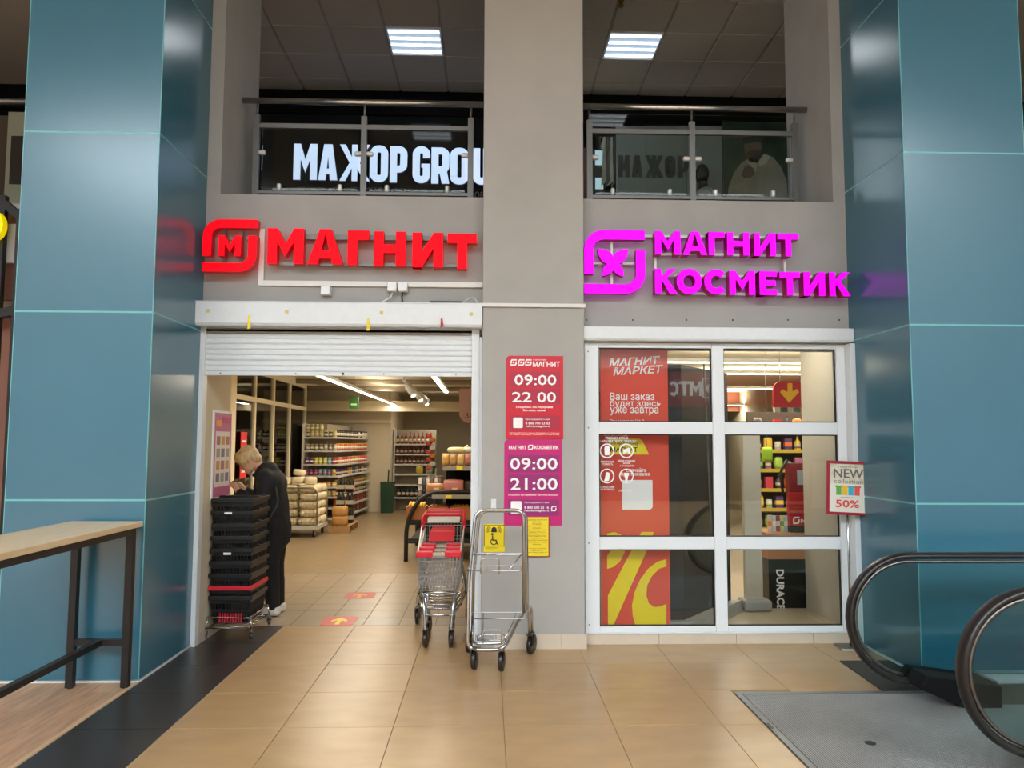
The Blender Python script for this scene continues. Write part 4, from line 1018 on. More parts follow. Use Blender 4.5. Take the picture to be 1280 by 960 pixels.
# --- posters by the entrance
XW = -2.2
def wy(x, y): return AX(x, y, XW)
po = thing('framed_poster', 'pink framed price poster on the side wall inside the doorway', 'poster', (XW, 6.4, 1.0))
y0, y1 = wy(264.5, 550).y, wy(287.5, 550).y; zt4 = wy(276, 513.5).z; zb4 = zt4-.72
def onw(a, b, z0, z1, d0, d1, m, nm): MB().box(XW+d0, XW+d1, y0+(y1-y0)*a, y0+(y1-y0)*b, z0, z1).build(nm, m, po)
onw(0, 1, zb4, zt4, .001, .014, M_white, 'frame'); onw(.05, .95, zb4+.02, zt4-.02, .014, .016, mat('poster_pink', (186, 100, 140), .5), 'sheet')
onw(.1, .9, zt4-.62, zt4-.17, .016, .017, mat('poster_paper', (222, 212, 208), .6), 'price_table')
for k in range(3):
    for j in range(4): onw(.16+.25*k, .34+.25*k, zt4-.28-.1*j, zt4-.21-.1*j, .017, .018, mat('prod_%d' % ((k*2+j) % 4), [(170, 110, 110), (150, 150, 140), (190, 150, 70), (120, 120, 130)][(k*2+j) % 4], .6), 'product_print')
onw(.12, .4, zt4-.13, zt4-.08, .016, .018, mat('poster_orange', (232, 150, 60), .5), 'price_flash')
onw(.45, .9, zt4-.1, zt4-.05, .016, .018, mat('poster_magenta', (190, 50, 110), .5), 'heading')

# --- glass partition
XP = -3.6
gp = thing('glass_partition', 'white framed glass partition along the side of the grocery', 'partition', (XP, 13, 0))
ys = [AX(x_, 500, XP).y for x_ in (292, 317.5, 341, 361.5, 381)]
zt5, zm5 = 2.66, 2.16
for k, yy in enumerate(ys): part('mullion', M_cream2, gp, XP-.03, XP+.03, yy-.035, yy+.035, 0, zt5)
for k in range(4):
    for zz in (.0, zm5, zt5-.06): part('rail', M_cream2, gp, XP-.03, XP+.03, ys[k]+.035, ys[k+1]-.035, zz, zz+.07)
    for za, zb6 in ((.07, zm5), (zm5+.07, zt5-.06)): part('pane', M_glassg, gp, XP-.004, XP+.004, ys[k]+.035, ys[k+1]-.035, za, zb6)
part('head_panel', M_cream2, gp, XP-.03, XP+.03, 6.735, 17.6, zt5+.01, SZ)
part('end_panel', M_cream2, gp, XP-.03, XP+.03, 6.735, ys[0]-.035, 0, zt5+.01)
dk = thing('reflected_shelves', 'brown shelves standing in for a reflection in the glass partition', 'shelf', (-3.9, 13, 0))  # boards stand in for shelves reflected in the partition glass
part('back', mat('reflection_brown', (92, 76, 58), .8), dk, -4.09, -4.06, 10.6, 15.6, 0, 2.4)
for k in range(6): part('board', mat('reflection_board', (120, 102, 78), .8), dk, -4.06, -3.75, 10.6, 15.6, .3+.36*k, .33+.36*k)
rp = thing('red_poster', 'narrow red poster on the glass partition behind the woman', 'poster', (XP+.035, AX(300, 570, XP).y, 1.3))
ya, yb = AX(294.5, 560, XP).y, AX(305, 560, XP).y; za, zb7 = AX(300, 598, XP).z, AX(300, 540, XP).z
part('sheet', mat('poster_red2', (214, 44, 40), .5), rp, XP+.036, XP+.042, ya+.1, yb, za, zb7)
for k, zz in enumerate((.12, .2, .5, .56)): part('print_line', M_prw, rp, XP+.042, XP+.044, ya+.16, yb-.06, zb7-zz-.03, zb7-zz)

# --- goods
GM = {}
def goods_mat(c):
    k = tuple(c)
    if k not in GM: GM[k] = mat('goods_%d_%d_%d' % k, c, .4)
    return GM[k]
GP = {}
def item(kind, col, cap=None):
    """prototype parts: list of (name, mesh) in local coordinates, origin at the base"""
    key = (kind, tuple(col), tuple(cap or ()))
    if key in GP: return GP[key]
    out = []; m = goods_mat(col); cm = goods_mat(cap or (225, 220, 205))
    if kind == 'jar':
        out = [('jar', MB().lathe([(.034, 0), (.037, .008), (.037, .085), (.030, .1)], n=10).mesh('jar', m, True)), ('lid', MB().lathe([(.033, .1), (.033, .12)], n=10).mesh('lid', cm)), ('label_band', MB().lathe([(.0375, .025), (.0375, .07)], n=10).mesh('label_band', goods_mat((216, 206, 180)), True))]
    elif kind == 'can': out = [('can', MB().lathe([(.035, 0), (.038, .004), (.038, .106), (.035, .11)], n=10).mesh('can', m, True)), ('label_band', MB().lathe([(.0385, .03), (.0385, .06)], n=10).mesh('label_band', cm, True))]
    elif kind == 'bottle': out = [('bottle', MB().lathe([(.036, 0), (.038, .01), (.038, .17), (.014, .23), (.013, .28)], n=10).mesh('bottle', m, True)), ('cap', MB().lathe([(.015, .28), (.015, .305)], n=8).mesh('cap', cm)), ('label_band', MB().lathe([(.0385, .05), (.0385, .13)], n=10).mesh('label_band', goods_mat((190, 176, 150)), True))]
    elif kind == 'box': out = [('carton', MB().box(-.045, .045, -.03, .03, 0, .15).mesh('carton', m)), ('label_band', MB().box(-.0455, .0455, -.0305, .0305, .05, .1).mesh('label_band', cm))]
    elif kind == 'bag': out = [('bag', MB().pillow((0, 0, .08), (.05, .035, .075), 3, .5).mesh('bag', m, True)), ('seal', MB().box(-.045, .045, -.003, .003, .145, .17).mesh('seal', cm))]
    GP[key] = out; return out
def put(name, kind, col, cap, loc, label, cat, group, rz=0, s=(1, 1, 1)):
    t = thing(name, label, cat, loc, group); t.rotation_euler.z = rz; t.scale = s
    for nm, me in item(kind, col, cap): link(nm, me, t)
    return t
LV = [1.645, 1.39, 1.135, .915, .71, .52, .32, .12]
GA, GB, GC = Vector((-3.47, 14.9, 0)), Vector((-2.83, 14.9, 0)), Vector((-2.66, 17.55, 0))
gn = thing('grocery_shelving', 'grey grocery gondola bending round along the back of the store', 'shelving', (-3.0, 15.5, 0))
DPT = .34
dv = (GC-GB).normalized(); nv = Vector((dv.y, -dv.x, 0))     # outward to the aisle
for k, z in enumerate(LV):
    poly = [(GA.x, 14.9+DPT), (GA.x, 14.9), (GB.x-.05, 14.9), (GB.x+.02, 14.95), (GC.x, GC.y), (GC.x-DPT*1.0, GC.y), (GB.x-DPT*.8, 14.9+DPT)]
    e = .0 if k < 2 else .05
    poly = [(a+(e if i in (3, 4) else 0), b-(e if i in (1, 2) else 0)) for i, (a, b) in enumerate(poly)]
    MB().prism(poly, z-.03, z, 0, 'xy').build('shelf_board', M_shelf, gn)
part('side_panel', M_shelf, gn, GA.x-.03, GA.x, 14.85, 15.3, 0, 1.9)
MB().prism([(GA.x, 15.26), (GB.x-.28, 15.26), (GC.x-.36, 17.55), (GC.x-.40, 17.55), (GB.x-.32, 15.3), (GA.x, 15.3)], 0, 1.9, 0, 'xy').build('back_panel', mat('gondola_back', (150, 140, 120), .7), gn)
part('plinth', M_shelf, gn, GA.x, GB.x-.06, 14.95, 15.2, 0, .085)
RNG = random.Random(3)
ordn = ['top', 'second', 'third', 'fourth', 'fifth', 'sixth', 'seventh', 'lowest']
rows = [('jar', 'jar', [(70, 78, 34), (84, 84, 40), (60, 66, 36), (196, 180, 110)], (206, 190, 90), 'green olive jar'),
        ('jar', 'jar', [(58, 52, 40), (196, 190, 170), (70, 66, 50)], (180, 170, 140), 'dark lidded jar'),
        ('can', 'can', [(92, 40, 110), (88, 36, 100), (206, 194, 60), (214, 204, 90), (206, 210, 100), (120, 170, 200), (160, 70, 90)], (230, 220, 190), 'colourful tin can'),
        ('can', 'can', [(120, 50, 96), (140, 60, 90), (110, 150, 170), (90, 120, 170), (206, 186, 90)], (190, 120, 120), 'purple and blue tin can'),
        ('can', 'can', [(206, 178, 120), (190, 100, 60), (214, 140, 70), (216, 170, 80)], (232, 220, 190), 'small pale tin can'),
        ('can', 'can', [(92, 84, 60), (150, 70, 50), (180, 150, 90)], (200, 180, 140), 'dull tin can')]
rows2 = [('jar', [(40, 40, 40), (60, 50, 46), (200, 196, 186)], (40, 40, 44), 'black lidded jar'), ('jar', [(190, 80, 40), (200, 96, 50), (176, 60, 40)], (210, 150, 60), 'orange sauce jar'),
         ('can', [(176, 60, 60), (190, 140, 60), (200, 80, 70)], (230, 220, 200), 'red tin can'), ('can', [(90, 50, 110), (206, 160, 70), (70, 110, 150)], (220, 200, 160), 'mixed tin can'),
         ('can', [(170, 130, 60), (186, 100, 50), (140, 120, 60)], (220, 200, 150), 'yellow tin can'), ('jar', [(150, 50, 40), (180, 120, 60), (90, 100, 50)], (190, 160, 90), 'pickle jar'), ('bag', [(170, 80, 50), (150, 60, 50)], (210, 180, 120), 'brown packet'), ('bag', [(160, 110, 60), (120, 60, 40)], (200, 170, 110), 'dark packet')]
for k in range(6):
    kind, nm, cols, cap, desc = rows[k]
    for i in range(7):
        x = GA.x+.06+.085*i
        for lay in range(2 if k == 0 and i < 4 else 1):
            c = cols[min(len(cols)-1, int(i/7*len(cols)))] if k > 1 else cols[RNG.randrange(len(cols))]
            put(nm, kind, c, cap, (x+RNG.uniform(-.004, .004), 14.9+(.0 if k > 1 else .045), LV[k]+.122*lay), '%s %s, %s from the partition%s %s shelf of the gondola end' % (cname(c), nm, ORD[i], [' on the', ', upper tier,'][lay], ordn[k]), nm, '%s shelf goods on the gondola end' % ordn[k], s=(1, 1, 1.1 if k in (2, 3) else (.8 if k == 4 else 1)))
for k in range(8):
    kind, cols, cap, desc = rows2[k]
    nm = {'jar': 'jar', 'can': 'can', 'bag': 'packet'}[kind]
    for i in range(15):
        t = (i+.6)/15.2; p = GB.lerp(GC, t)-nv*(.03 if k > 1 else .07)*-1*-1
        p = GB.lerp(GC, t)-nv*(.045)
        cc_ = cols[int(i/15*len(cols)) if RNG.random() < .7 else RNG.randrange(len(cols))]
        put(nm, kind, cc_, cap, (p.x, p.y, LV[k]), '%s %s, %s from the bend on the %s shelf of the long gondola side' % (cname(cc_), nm, ORD[i], ordn[k]), nm, '%s shelf goods on the gondola side' % ordn[k], math.atan2(dv.y, dv.x), (1.15, 1.15, 1.15))

# --- bottle shelving at the back
bs = thing('bottle_shelving', 'grey shelving of bottles against the far back of the store', 'shelving', (-1.7, 18.2, 0))
BL = [1.52, 1.29, 1.06, .83, .59, .30]
for z in BL: part('shelf_board', M_shelf, bs, -2.12, -1.2, 18.0, 18.35, z-.035, z)
part('side_panel', M_shelf, bs, -2.15, -2.12, 17.98, 18.4, 0, 1.85); part('back_panel', mat('gondola_back', (150, 140, 120), .7), bs, -2.12, -1.2, 18.36, 18.4, 0, 1.85)
part('side_panel', M_shelf, bs, -1.2, -1.17, 18.0, 18.4, 0, .95)
for k, (cols, desc) in enumerate((([(96, 24, 22), (120, 30, 26)], 'dark red bottle'), ([(110, 26, 24), (84, 20, 20)], 'red wine bottle'), ([(100, 24, 24), (70, 20, 20)], 'short dark red bottle'))):
    for i in range(9):
        put('bottle', 'bottle', cols[i % 2], (190, 60, 40) if i % 3 else (60, 30, 28), (-2.06+.095*i, 18.06, BL[k]), '%s, %s along the %s shelf of the far bottle rack' % (desc, ORD[i], ordn[k]), 'bottle', '%s shelf of the bottle rack' % ordn[k], s=(1, 1, .62 if k else .85))
for i in range(6): put('bottle', 'bottle', (22, 34, 46), (30, 34, 40), (-2.02+.1*i, 18.05, .30), 'dark blue bottle, %s along the lowest shelf of the far bottle rack' % ORD[i], 'bottle', 'blue bottles on the bottle rack', s=(1.1, 1.1, .85))
for i in range(3): put('gift_bag', 'bag', [(190, 170, 60), (150, 170, 150), (80, 110, 90)][i], (200, 180, 120), (-1.55+.22*i, 18.04, .83 if i < 2 else .59), ['yellow packet on the fourth shelf of the far bottle rack', 'pale green packet on the fourth shelf of the far bottle rack', 'green packet on the fifth shelf of the far bottle rack'][i], 'packet', 'packets on the bottle rack', s=(1.6, 1, 1.2))
hc = thing('snack_strip', 'hanging strip of colourful snack packets beside the red bottles', 'display', (-1.35, 17.8, 1.0))
part('strip', M_white, hc, -1.3, -1.27, 17.8, 17.805, .9, 1.75)
for k in range(9): MB().pillow((-1.33+.09*(k % 2), 17.78, .98+.09*k), (.06, .02, .05), 3, .4).build('packet', goods_mat([(200, 80, 60), (220, 210, 190), (170, 60, 50), (214, 120, 50)][k % 4]), hc, smooth=True)
gc_ = thing('broom_bin', 'dark green bin with a broom standing by the bottle rack', 'bin', FL(487, 641)); q = FL(484, 641)
MB().hexa([(q.x-.13, q.y-.1, 0), (q.x+.12, q.y-.1, 0), (q.x+.12, q.y+.1, 0), (q.x-.13, q.y+.1, 0)], [(q.x-.15, q.y-.12, .68), (q.x+.15, q.y-.12, .68), (q.x+.15, q.y+.12, .68), (q.x-.15, q.y+.12, .68)]).build('bin', mat('bin_green', (20, 60, 38), .5), gc_); MB().tube([(q.x, q.y, .5), (q.x+.02, q.y, .95)], .015, 6).build('broom_handle', M_blk, gc_)

# --- paper goods trolley
tp = thing('platform_trolley', 'grey platform trolley with hoop ends loaded with tissue packs', 'trolley', (-3.1, 13.2, 0))
TX0, TX1, TY0, TY1 = -3.46, -2.74, 12.85, 13.65
part('deck', M_shelf, tp, TX0, TX1, TY0, TY1, .13, .19)
M_tub = mat('trolley_tube', (160, 152, 134), .35, metal=.6)
for yy in (TY0+.02, TY1-.02): MB().tube(fillet([(TX0+.02, yy, .17), (TX0+.02, yy, .80), (TX1-.02, yy, .80), (TX1-.02, yy, .17)], .12), .016, 8).build('hoop', M_tub, tp, smooth=True)
for i in range(10): MB().bar((TX0+.06+.065*i, TY0+.02, .18), (TX0+.06+.065*i, TY0+.02, .79), .005).build('grille_bar', M_tub, tp)
for i in range(8): MB().bar((TX0+.03, TY0+.02, .25+.07*i), (TX1-.03, TY0+.02, .25+.07*i), .005).build('grille_bar', M_tub, tp)
for xx in (TX0+.08, TX1-.08):
    for yy in (TY0+.08, TY1-.08): caster(tp, xx, yy, .05, .13, .03, M_shelf)
M_tis = mat('tissue_wrap', (226, 212, 176), .35, var=.06, scale=14)
PK = MB(); PK.pillow((0, 0, .066), (.152, .165, .0595), 4, .42)
pkm = PK.mesh('wrap', M_tis, True)
PR = [MB().tube([(-.1+.1*i, -.165, .066), (-.1+.1*i, -.182, .066)], [.045, .02], 10).mesh('roll_end', M_tis, True) for i in range(3)]
ln = ['lowest', 'second', 'third', 'fourth', 'fifth']
for col, (xx, yy) in enumerate(((-3.26, 13.06), (-2.92, 13.06), (-2.90, 13.44), (-3.26, 13.44))):
    for k in range(5):
        o = thing('tissue_pack', '%s pack from the deck in the %s tissue column on the trolley' % (ln[k], ['left front', 'right front', 'right rear', 'left rear'][col]), 'tissue pack', (xx+RNG.uniform(-.012, .012), yy+RNG.uniform(-.01, .01), .192+.131*k), 'tissue packs on the trolley')
        o.rotation_euler.z = R(RNG.uniform(-4, 4)); link('wrap', pkm, o)
        for m_ in PR: link('roll_end', m_, o)
for i, (xx, yy, zz, ry) in enumerate(((-3.32, 13.06, .86, 8), (-3.12, 13.08, .865, -6), (-2.92, 13.06, .86, 5), (-3.12, 13.1, 1.0, 15))):
    o = thing('tissue_pack', ['tilted tissue pack on top of the trolley load nearest the woman', 'tissue pack on top of the trolley load, middle one', 'tissue pack on top of the trolley load nearest the gondola', 'single tissue pack crowning the trolley load'][i], 'tissue pack', (xx, yy, zz-.01), 'tissue packs on the trolley')
    o.scale = (.62, .8, .95 if i < 3 else .8); o.rotation_euler = (0, R(ry*.4), R(4*i)); link('wrap', pkm, o)
# pallets with boxes and bottle packs
pt_ = thing('pallet', 'wooden pallet beneath the brown boxes and bottle packs', 'pallet', (-2.55, 13.9, 0))
M_pal = mat('pallet_wood', (168, 130, 84), .7, var=.1, scale=9)
for i in range(5): part('board', M_pal, pt_, -2.70+.075*i, -2.64+.075*i, 13.5, 14.4, .1, .12)
for yy in (13.5, 13.92, 14.32): part('bearer', M_pal, pt_, -2.7, -2.34, yy, yy+.08, 0, .1)
for i in range(2):
    b = thing('brown_box', ['lower brown wrapped box on the pallet', 'upper brown wrapped box on the pallet'][i], 'box', (-2.53, 13.62, .12+.16*i), 'brown boxes on the pallet')
    MB().pillow((-2.53, 13.64, .2+.16*i), (.125, .11, .082), 3, .3).build('box', mat('kraft', (184, 136, 76), .5), b, smooth=True); part('tape', M_cream2, b, -2.545, -2.515, 13.53, 13.75, .278+.16*i, .28+.16*i)
for i in range(6):
    xx, yy, zz = -2.6+.16*(i % 2), 14.05, .12+.27*(i//2)
    b = thing('bottle_pack', '%s pack of dark bottles in the %s column on the pallet' % (['lowest', 'middle', 'upper'][i//2], ['near', 'far'][i % 2]), 'bottle pack', (xx, yy, zz), 'bottle packs on the pallet')
    for j in range(4):
        bx = xx-.035+.07*(j % 2); by = yy-.035+.07*(j//2); MB().lathe([(.032, zz), (.034, zz+.17), (.012, zz+.23), (.012, zz+.26)], (bx, by, 0), 8).build('bottle', mat('pack_dark', (44, 46, 40), .3), b, smooth=True)
    part('wrap_band', mat('pack_label', (176, 164, 140), .5), b, xx-.072, xx+.072, yy-.072, yy+.072, zz+.06, zz+.13)

# --- produce stand
pd = thing('produce_stand', 'black curved produce stand with price rails beside the shopping carts', 'display stand', (-.5, 11, 0))
for yy in (10.3, 11.9):
    pts = [(-1.05, yy, 0), (-1.05, yy, .42), (-1.0, yy, .62), (-.86, yy, .82), (-.7, yy, .90), (-.1, yy, .90)]
    MB().tube(fillet(pts, .15, 6), .028, 8).build('curved_frame', M_black, pd, smooth=True)
    MB().tube([(-.1, yy, 0), (-.1, yy, 1.5)], .025, 8).build('post', M_black, pd, smooth=True)
    MB().bar((-1.04, yy, .28), (-.1, yy, .28), .03).build('cross_bar', M_black, pd); MB().bar((-1.03, yy, .52), (-.1, yy, .52), .03).build('cross_bar', M_black, pd)
for x0, z in ((-1.02, .26), (-1.0, .50), (-.72, .86), (-.58, 1.23)):
    part('tray', mat('tray_dark', (36, 34, 32), .6), pd, x0, -.05, 10.3, 11.9, z-.03, z)
for x0, z in ((-.72, .86), (-.58, 1.23)):
    part('price_rail', mat('rail_grey', (150, 146, 136) if z < 1 else (30, 30, 30), .5), pd, x0, -.05, 10.26, 10.28, z-.05, z+.005)
    for i in range(2): part('price_tag', M_yel2, pd, x0+.18+.34*i, x0+.26+.34*i, 10.252, 10.26, z-.045, z+.0)
part('back_board', M_dark, pd, -.62, -.05, 11.88, 11.92, .5, 1.25)
for i in range(3):
    bx = -.93+.29*i
    b = thing('produce_crate', ['orange-brown crate of bananas on the produce stand', 'brown crate of fruit, middle one on the produce stand', 'brown crate of oranges by the jamb on the produce stand'][i], 'crate', (bx, 10.45, .5), 'produce crates')
    for (q4) in ((bx-.13, bx+.13, 10.33, 10.345, .502, .70), (bx-.13, bx+.13, 10.68, 10.695, .502, .70), (bx-.13, bx-.115, 10.345, 10.68, .502, .70), (bx+.115, bx+.13, 10.345, 10.68, .502, .70)): part('side', mat('crate_brown', (176, 112, 60), .6), b, *q4)
    part('bottom', MATS['crate_brown'], b, bx-.115, bx+.115, 10.345, 10.68, .502, .51)
    if i == 0:
        for k in range(6):
            xx = bx-.09+.036*k
            bn = thing('banana', 'yellow banana, %s from the aisle in the orange-brown crate' % ORD[k], 'banana', (xx, 10.42, .69), 'bananas in the crate')
            MB().tube([(xx, 10.36, .70), (xx+.01, 10.42, .735), (xx+.01, 10.49, .74), (xx, 10.55, .71)], [.008, .02, .02, .008], 8).build('fruit', mat('banana', (226, 180, 50), .5), bn, smooth=True)
            MB().tube([(xx, 10.36, .70), (xx-.004, 10.34, .685)], [.006, .004], 6).build('stem', M_black, bn)
    else:
        for k in range(8):
            xx, yy = bx-.075+.05*(k % 4), 10.39+.09*(k//4)
            fo = thing('orange_fruit', 'orange fruit, %s in the %s row of the %s brown crate' % (ORD[k % 4], ['front', 'rear'][k//4], ['middle', 'jamb side'][i-1]), 'fruit', (xx, yy, .68), 'oranges in the %s crate' % ['middle', 'jamb side'][i-1])
            MB().ell((xx, yy, .695), (.033,)*3, 10, 7).build('fruit', mat('orange_%d' % i, [(178, 110, 50), (214, 130, 40)][i-1], .5), fo, smooth=True); MB().lathe([(.004, .726), (.004, .732)], (xx, yy, 0), 6).build('stem', M_black, fo)
bd = [((-.68, 10.42, .862), (.11, .10, .07), (176, 120, 76), 'round brown loaf in clear wrap on the middle tray'), ((-.44, 10.42, .862), (.13, .1, .095), (190, 120, 110), 'pink wrapped bread block beside the price rail'), ((-.2, 10.45, .862), (.1, .1, .09), (60, 44, 36), 'dark bread loaf close to the door jamb')]
for (p, h, c, lb) in bd:
    o = thing('bread_loaf', lb, 'bread', p, 'bread on the middle tray'); MB().pillow((p[0], p[1], p[2]+h[2]), h, 4, .35).build('loaf', goods_mat(c), o, smooth=True); MB().box(p[0]-.02, p[0]+.05, p[1]-h[1]*1.05-.004, p[1]-h[1]*1.05, p[2]+.03, p[2]+.09).build('paper_label', goods_mat((226, 196, 170)), o)
for i in range(5):
    px_ = -.55+.1*i
    o = put('bread_packet', 'bag', [(196, 150, 80), (180, 140, 90), (206, 170, 110), (170, 110, 90), (190, 160, 110)][i], (230, 220, 200), (px_, 10.4, 1.23), 'golden bread packet, %s from the aisle on the upper tray' % ['first', 'second', 'third', 'fourth', 'fifth'][i], 'bread', 'bread packets on the upper tray', s=(.95, 1, 1.0))
for i in range(2):
    o = thing('bread_bag', ['pale plastic bread bag lying atop the bread packets', 'crumpled clear bag atop the bread packets by the jamb'][i], 'bag', (-.4+.22*i, 10.45, 1.42), 'bags atop the bread'); MB().pillow((-.4+.2*i, 10.46, 1.445), (.12, .08, .035), 4, .6).build('bag', goods_mat((206, 196, 150) if i == 0 else (190, 190, 176)), o, smooth=True); MB().tube([(-.32+.2*i, 10.45, 1.45), (-.25+.2*i, 10.44, 1.49)], [.02, .03], 8).build('twist', goods_mat((214, 206, 170)), o)
for i in range(2):
    q = AT([533, 541][i], 606, 12.2)
    o = thing('wire_bin', ['black wire bin of packets behind the produce stand', 'second wire bin of packets behind the produce stand'][i], 'bin', (q.x, 12.2+.4*i, 0)); x0 = q.x
    mb = MB()
    for z in (.7, .8, .9, 1.0): mb.tube([(x0-.14, 12.1+.4*i, z), (x0+.14, 12.1+.4*i, z), (x0+.14, 12.3+.4*i, z), (x0-.14, 12.3+.4*i, z)], .008, 6, True)
    mb.box(x0-.14, x0+.14, 12.1+.4*i, 12.3+.4*i, 0, .7); mb.build('bin', M_black, o)
    for k in range(4): MB().pillow((x0-.09+.06*k, 12.2+.4*i, .86), (.03, .08, .14), 3, .3).build('packet', goods_mat([(206, 200, 190), (60, 60, 70), (210, 190, 170), (90, 70, 60)][k]), o, smooth=True)

# ================================================================== WOMAN BESIDE THE BASKETS
M_skin = mat('skin', (206, 156, 128), .55); M_coat = mat('black_coat', (17, 17, 19), .8, var=.12, scale=25); M_trou = mat('black_trousers', (15, 15, 17), .85)
M_hair = mat('blond_hair', (192, 162, 116), .5, var=.3, scale=60, stretch=(1, 1, .25)); M_shoe = mat('white_shoe', (214, 208, 200), .5)
WX, WY_ = -1.90, 7.2
pe = thing('person', 'woman with short blond hair in black jacket looking down beside the baskets', 'person', (WX, WY_, 0))
V = lambda x, y, z: Vector((WX+x, WY_+y, z))     # faces -X
hip, chest, neck0 = V(-.02, 0, .82), V(-.05, 0, 1.12), V(-.11, 0, 1.27)
headc = V(-.275, -.01, 1.385)
def limbs(mb, k=0.0):
    for s in (-1, 1):
        mb.cap(V(-.02, s*.085, .80), V(-.03, s*.085, .44), .085+k, .058+k); mb.cap(V(-.03, s*.085, .44), V(.0, s*.085, .09), .058+k, .042+k)
bo = MB()
bo.cap(hip, chest, .125, .125); bo.cap(chest, V(-.09, 0, 1.22), .125, .085); limbs(bo)
for s in (-1, 1):
    sh_ = V(-.08, s*.155, 1.2); el = V(-.10, s*.20, .95); wr_ = V(-.33, s*.10, 1.10)
    bo.cap(sh_, el, .052, .042); bo.cap(el, wr_, .041, .027)
    palm = V(-.375, s*.075, 1.15); bo.cap(wr_, palm, .024, .027)
    for i in range(4):                                   # four curled fingers and a thumb
        b0_ = palm+Vector((-.012, s*(.022-.015*i), .012-.004*abs(i-1)))
        L1 = (.034, .038, .036, .028)[i]
        k1 = b0_+Vector((-L1, -s*.004, .012)); k2 = k1+Vector((-L1*.55, -s*.012, -.016)); k3 = k2+Vector((.004, -s*.012, -.02))
        bo.cap(b0_, k1, .0085, .008, 7); bo.cap(k1, k2, .008, .0075, 7); bo.cap(k2, k3, .0075, .007, 7)
    t0 = palm+Vector((.008, -s*.022, .012)); bo.cap(t0, t0+Vector((-.03, -s*.02, .012)), .010, .009, 7); bo.cap(t0+Vector((-.03, -s*.02, .012)), t0+Vector((-.055, -s*.018, .006)), .009, .007, 7)
    bo.cap(V(.02, s*.085, .045), V(-.15, s*.09, .035), .038, .032)
bo.cap(neck0, headc+Vector((.03, 0, -.02)), .052, .05)
rt = Euler((0, R(-38), 0))                                # head bowed forward
def hd(x, y, z): p = Vector((x, y, z)); p.rotate(rt); return headc+p
bo.ell(headc, (.092, .074, .108), 16, 12, rot=rt); bo.ell(hd(-.03, 0, -.055), (.062, .058, .062), 14, 10, rot=rt)
bo.ell(hd(-.092, 0, -.02), (.02, .013, .026), 10, 8, rot=rt); bo.ell(hd(-.078, 0, -.082), (.018, .028, .012), 10, 8, rot=rt)
bo.ell(hd(-.06, 0, -.105), (.024, .03, .02), 10, 8, rot=rt)
for s in (-1, 1): bo.ell(hd(.012, s*.074, -.012), (.02, .008, .03), 10, 8, rot=rt); bo.ell(hd(-.078, s*.03, .012), (.014, .02, .01), 8, 6, rot=rt)
remesh(bo, 'body', M_skin, pe, .0065, 3)
jk = MB(); jk.cap(V(-.03, 0, .74), V(-.05, 0, .98), .148, .152); jk.cap(V(-.05, 0, .98), V(-.08, 0, 1.14), .152, .15); jk.cap(V(-.08, 0, 1.14), V(-.10, 0, 1.25), .15, .118)
jk.ell(V(-.06, 0, 1.15), (.135, .215, .15), 14, 10)
for s in (-1, 1):
    jk.cap(V(-.07, s*.15, 1.19), V(-.09, s*.205, .95), .075, .062); jk.cap(V(-.09, s*.205, .95), V(-.31, s*.105, 1.085), .06, .042)
    jk.cap(V(-.03, s*.07, .76), V(-.03, s*.07, .70), .11, .115); jk.cap(V(-.1, s*.06, 1.26), V(-.08, s*.15, 1.22), .062, .075)
remesh(jk, 'jacket', M_coat, pe, .014, 4)
MB().tube([V(-.155+.05*math.cos(2*math.pi*k/12)*1.2, .085*math.sin(2*math.pi*k/12), 1.268+.03*math.cos(2*math.pi*k/12)) for k in range(12)], .02, 8, True).build('collar', M_coat, pe, smooth=True)
tr_ = MB(); limbs(tr_, .022); tr_.cap(V(-.01, 0, .80), V(-.01, 0, .70), .14, .14)
for s in (-1, 1): tr_.cap(V(-.01, s*.085, .3), V(.0, s*.087, .10), .068, .062)
remesh(tr_, 'trousers', M_trou, pe, .014, 4)
for s in (-1, 1):
    q = V(-.06, s*.088, 0); MB().pillow((q.x, q.y, .045), (.125, .045, .04), 4, .45).build('shoe', M_shoe, pe, smooth=True)
hr = MB()
hr.ell(hd(.02, 0, .025), (.096, .087, .098), 16, 12, rot=rt); hr.ell(hd(-.045, 0, .062), (.06, .07, .05), 14, 10, rot=rt); hr.ell(hd(.06, 0, -.035), (.05, .07, .06), 12, 10, rot=rt)
for s in (-1, 1): hr.ell(hd(-.02, s*.068, .02), (.055, .018, .055), 12, 8, rot=rt)
hr.ell(hd(-.085, .01, .045), (.022, .06, .03), 10, 8, rot=rt)
remesh(hr, 'hair', M_hair, pe, .008, 2)
gl = MB()
for s in (-1, 1):
    gl.tube([hd(-.094, s*.034+.026*math.cos(a), .008+.02*math.sin(a)) for a in [2*math.pi*i/10 for i in range(10)]], .0028, 5, True); gl.tube([hd(-.09, s*.058, .012), hd(.01, s*.078, .012)], .0028, 5)
gl.tube([hd(-.096, -.01, .01), hd(-.096, .01, .01)], .0028, 5); gl.build('glasses', M_blk, pe)
sb_ = thing('shoulder_bag', 'thin dark shoulder strap bag hanging at the woman’s side', 'bag', V(.02, -.18, .9))
MB().tube(fillet([V(-.06, .1, 1.335), V(-.02, -.12, 1.27), V(.06, -.2, 1.0), V(-.1, -.235, .72)], .06), .008, 6).build('strap', mat('strap_grey', (58, 56, 54), .6), sb_, smooth=True)
MB().pillow(tuple(V(-.14, -.235, .64)), (.075, .03, .085), 4, .3).build('pouch', M_coat, sb_, smooth=True)
ph = thing('phone', 'small dark phone held in the woman’s hands', 'phone', V(-.42, 0, 1.17))
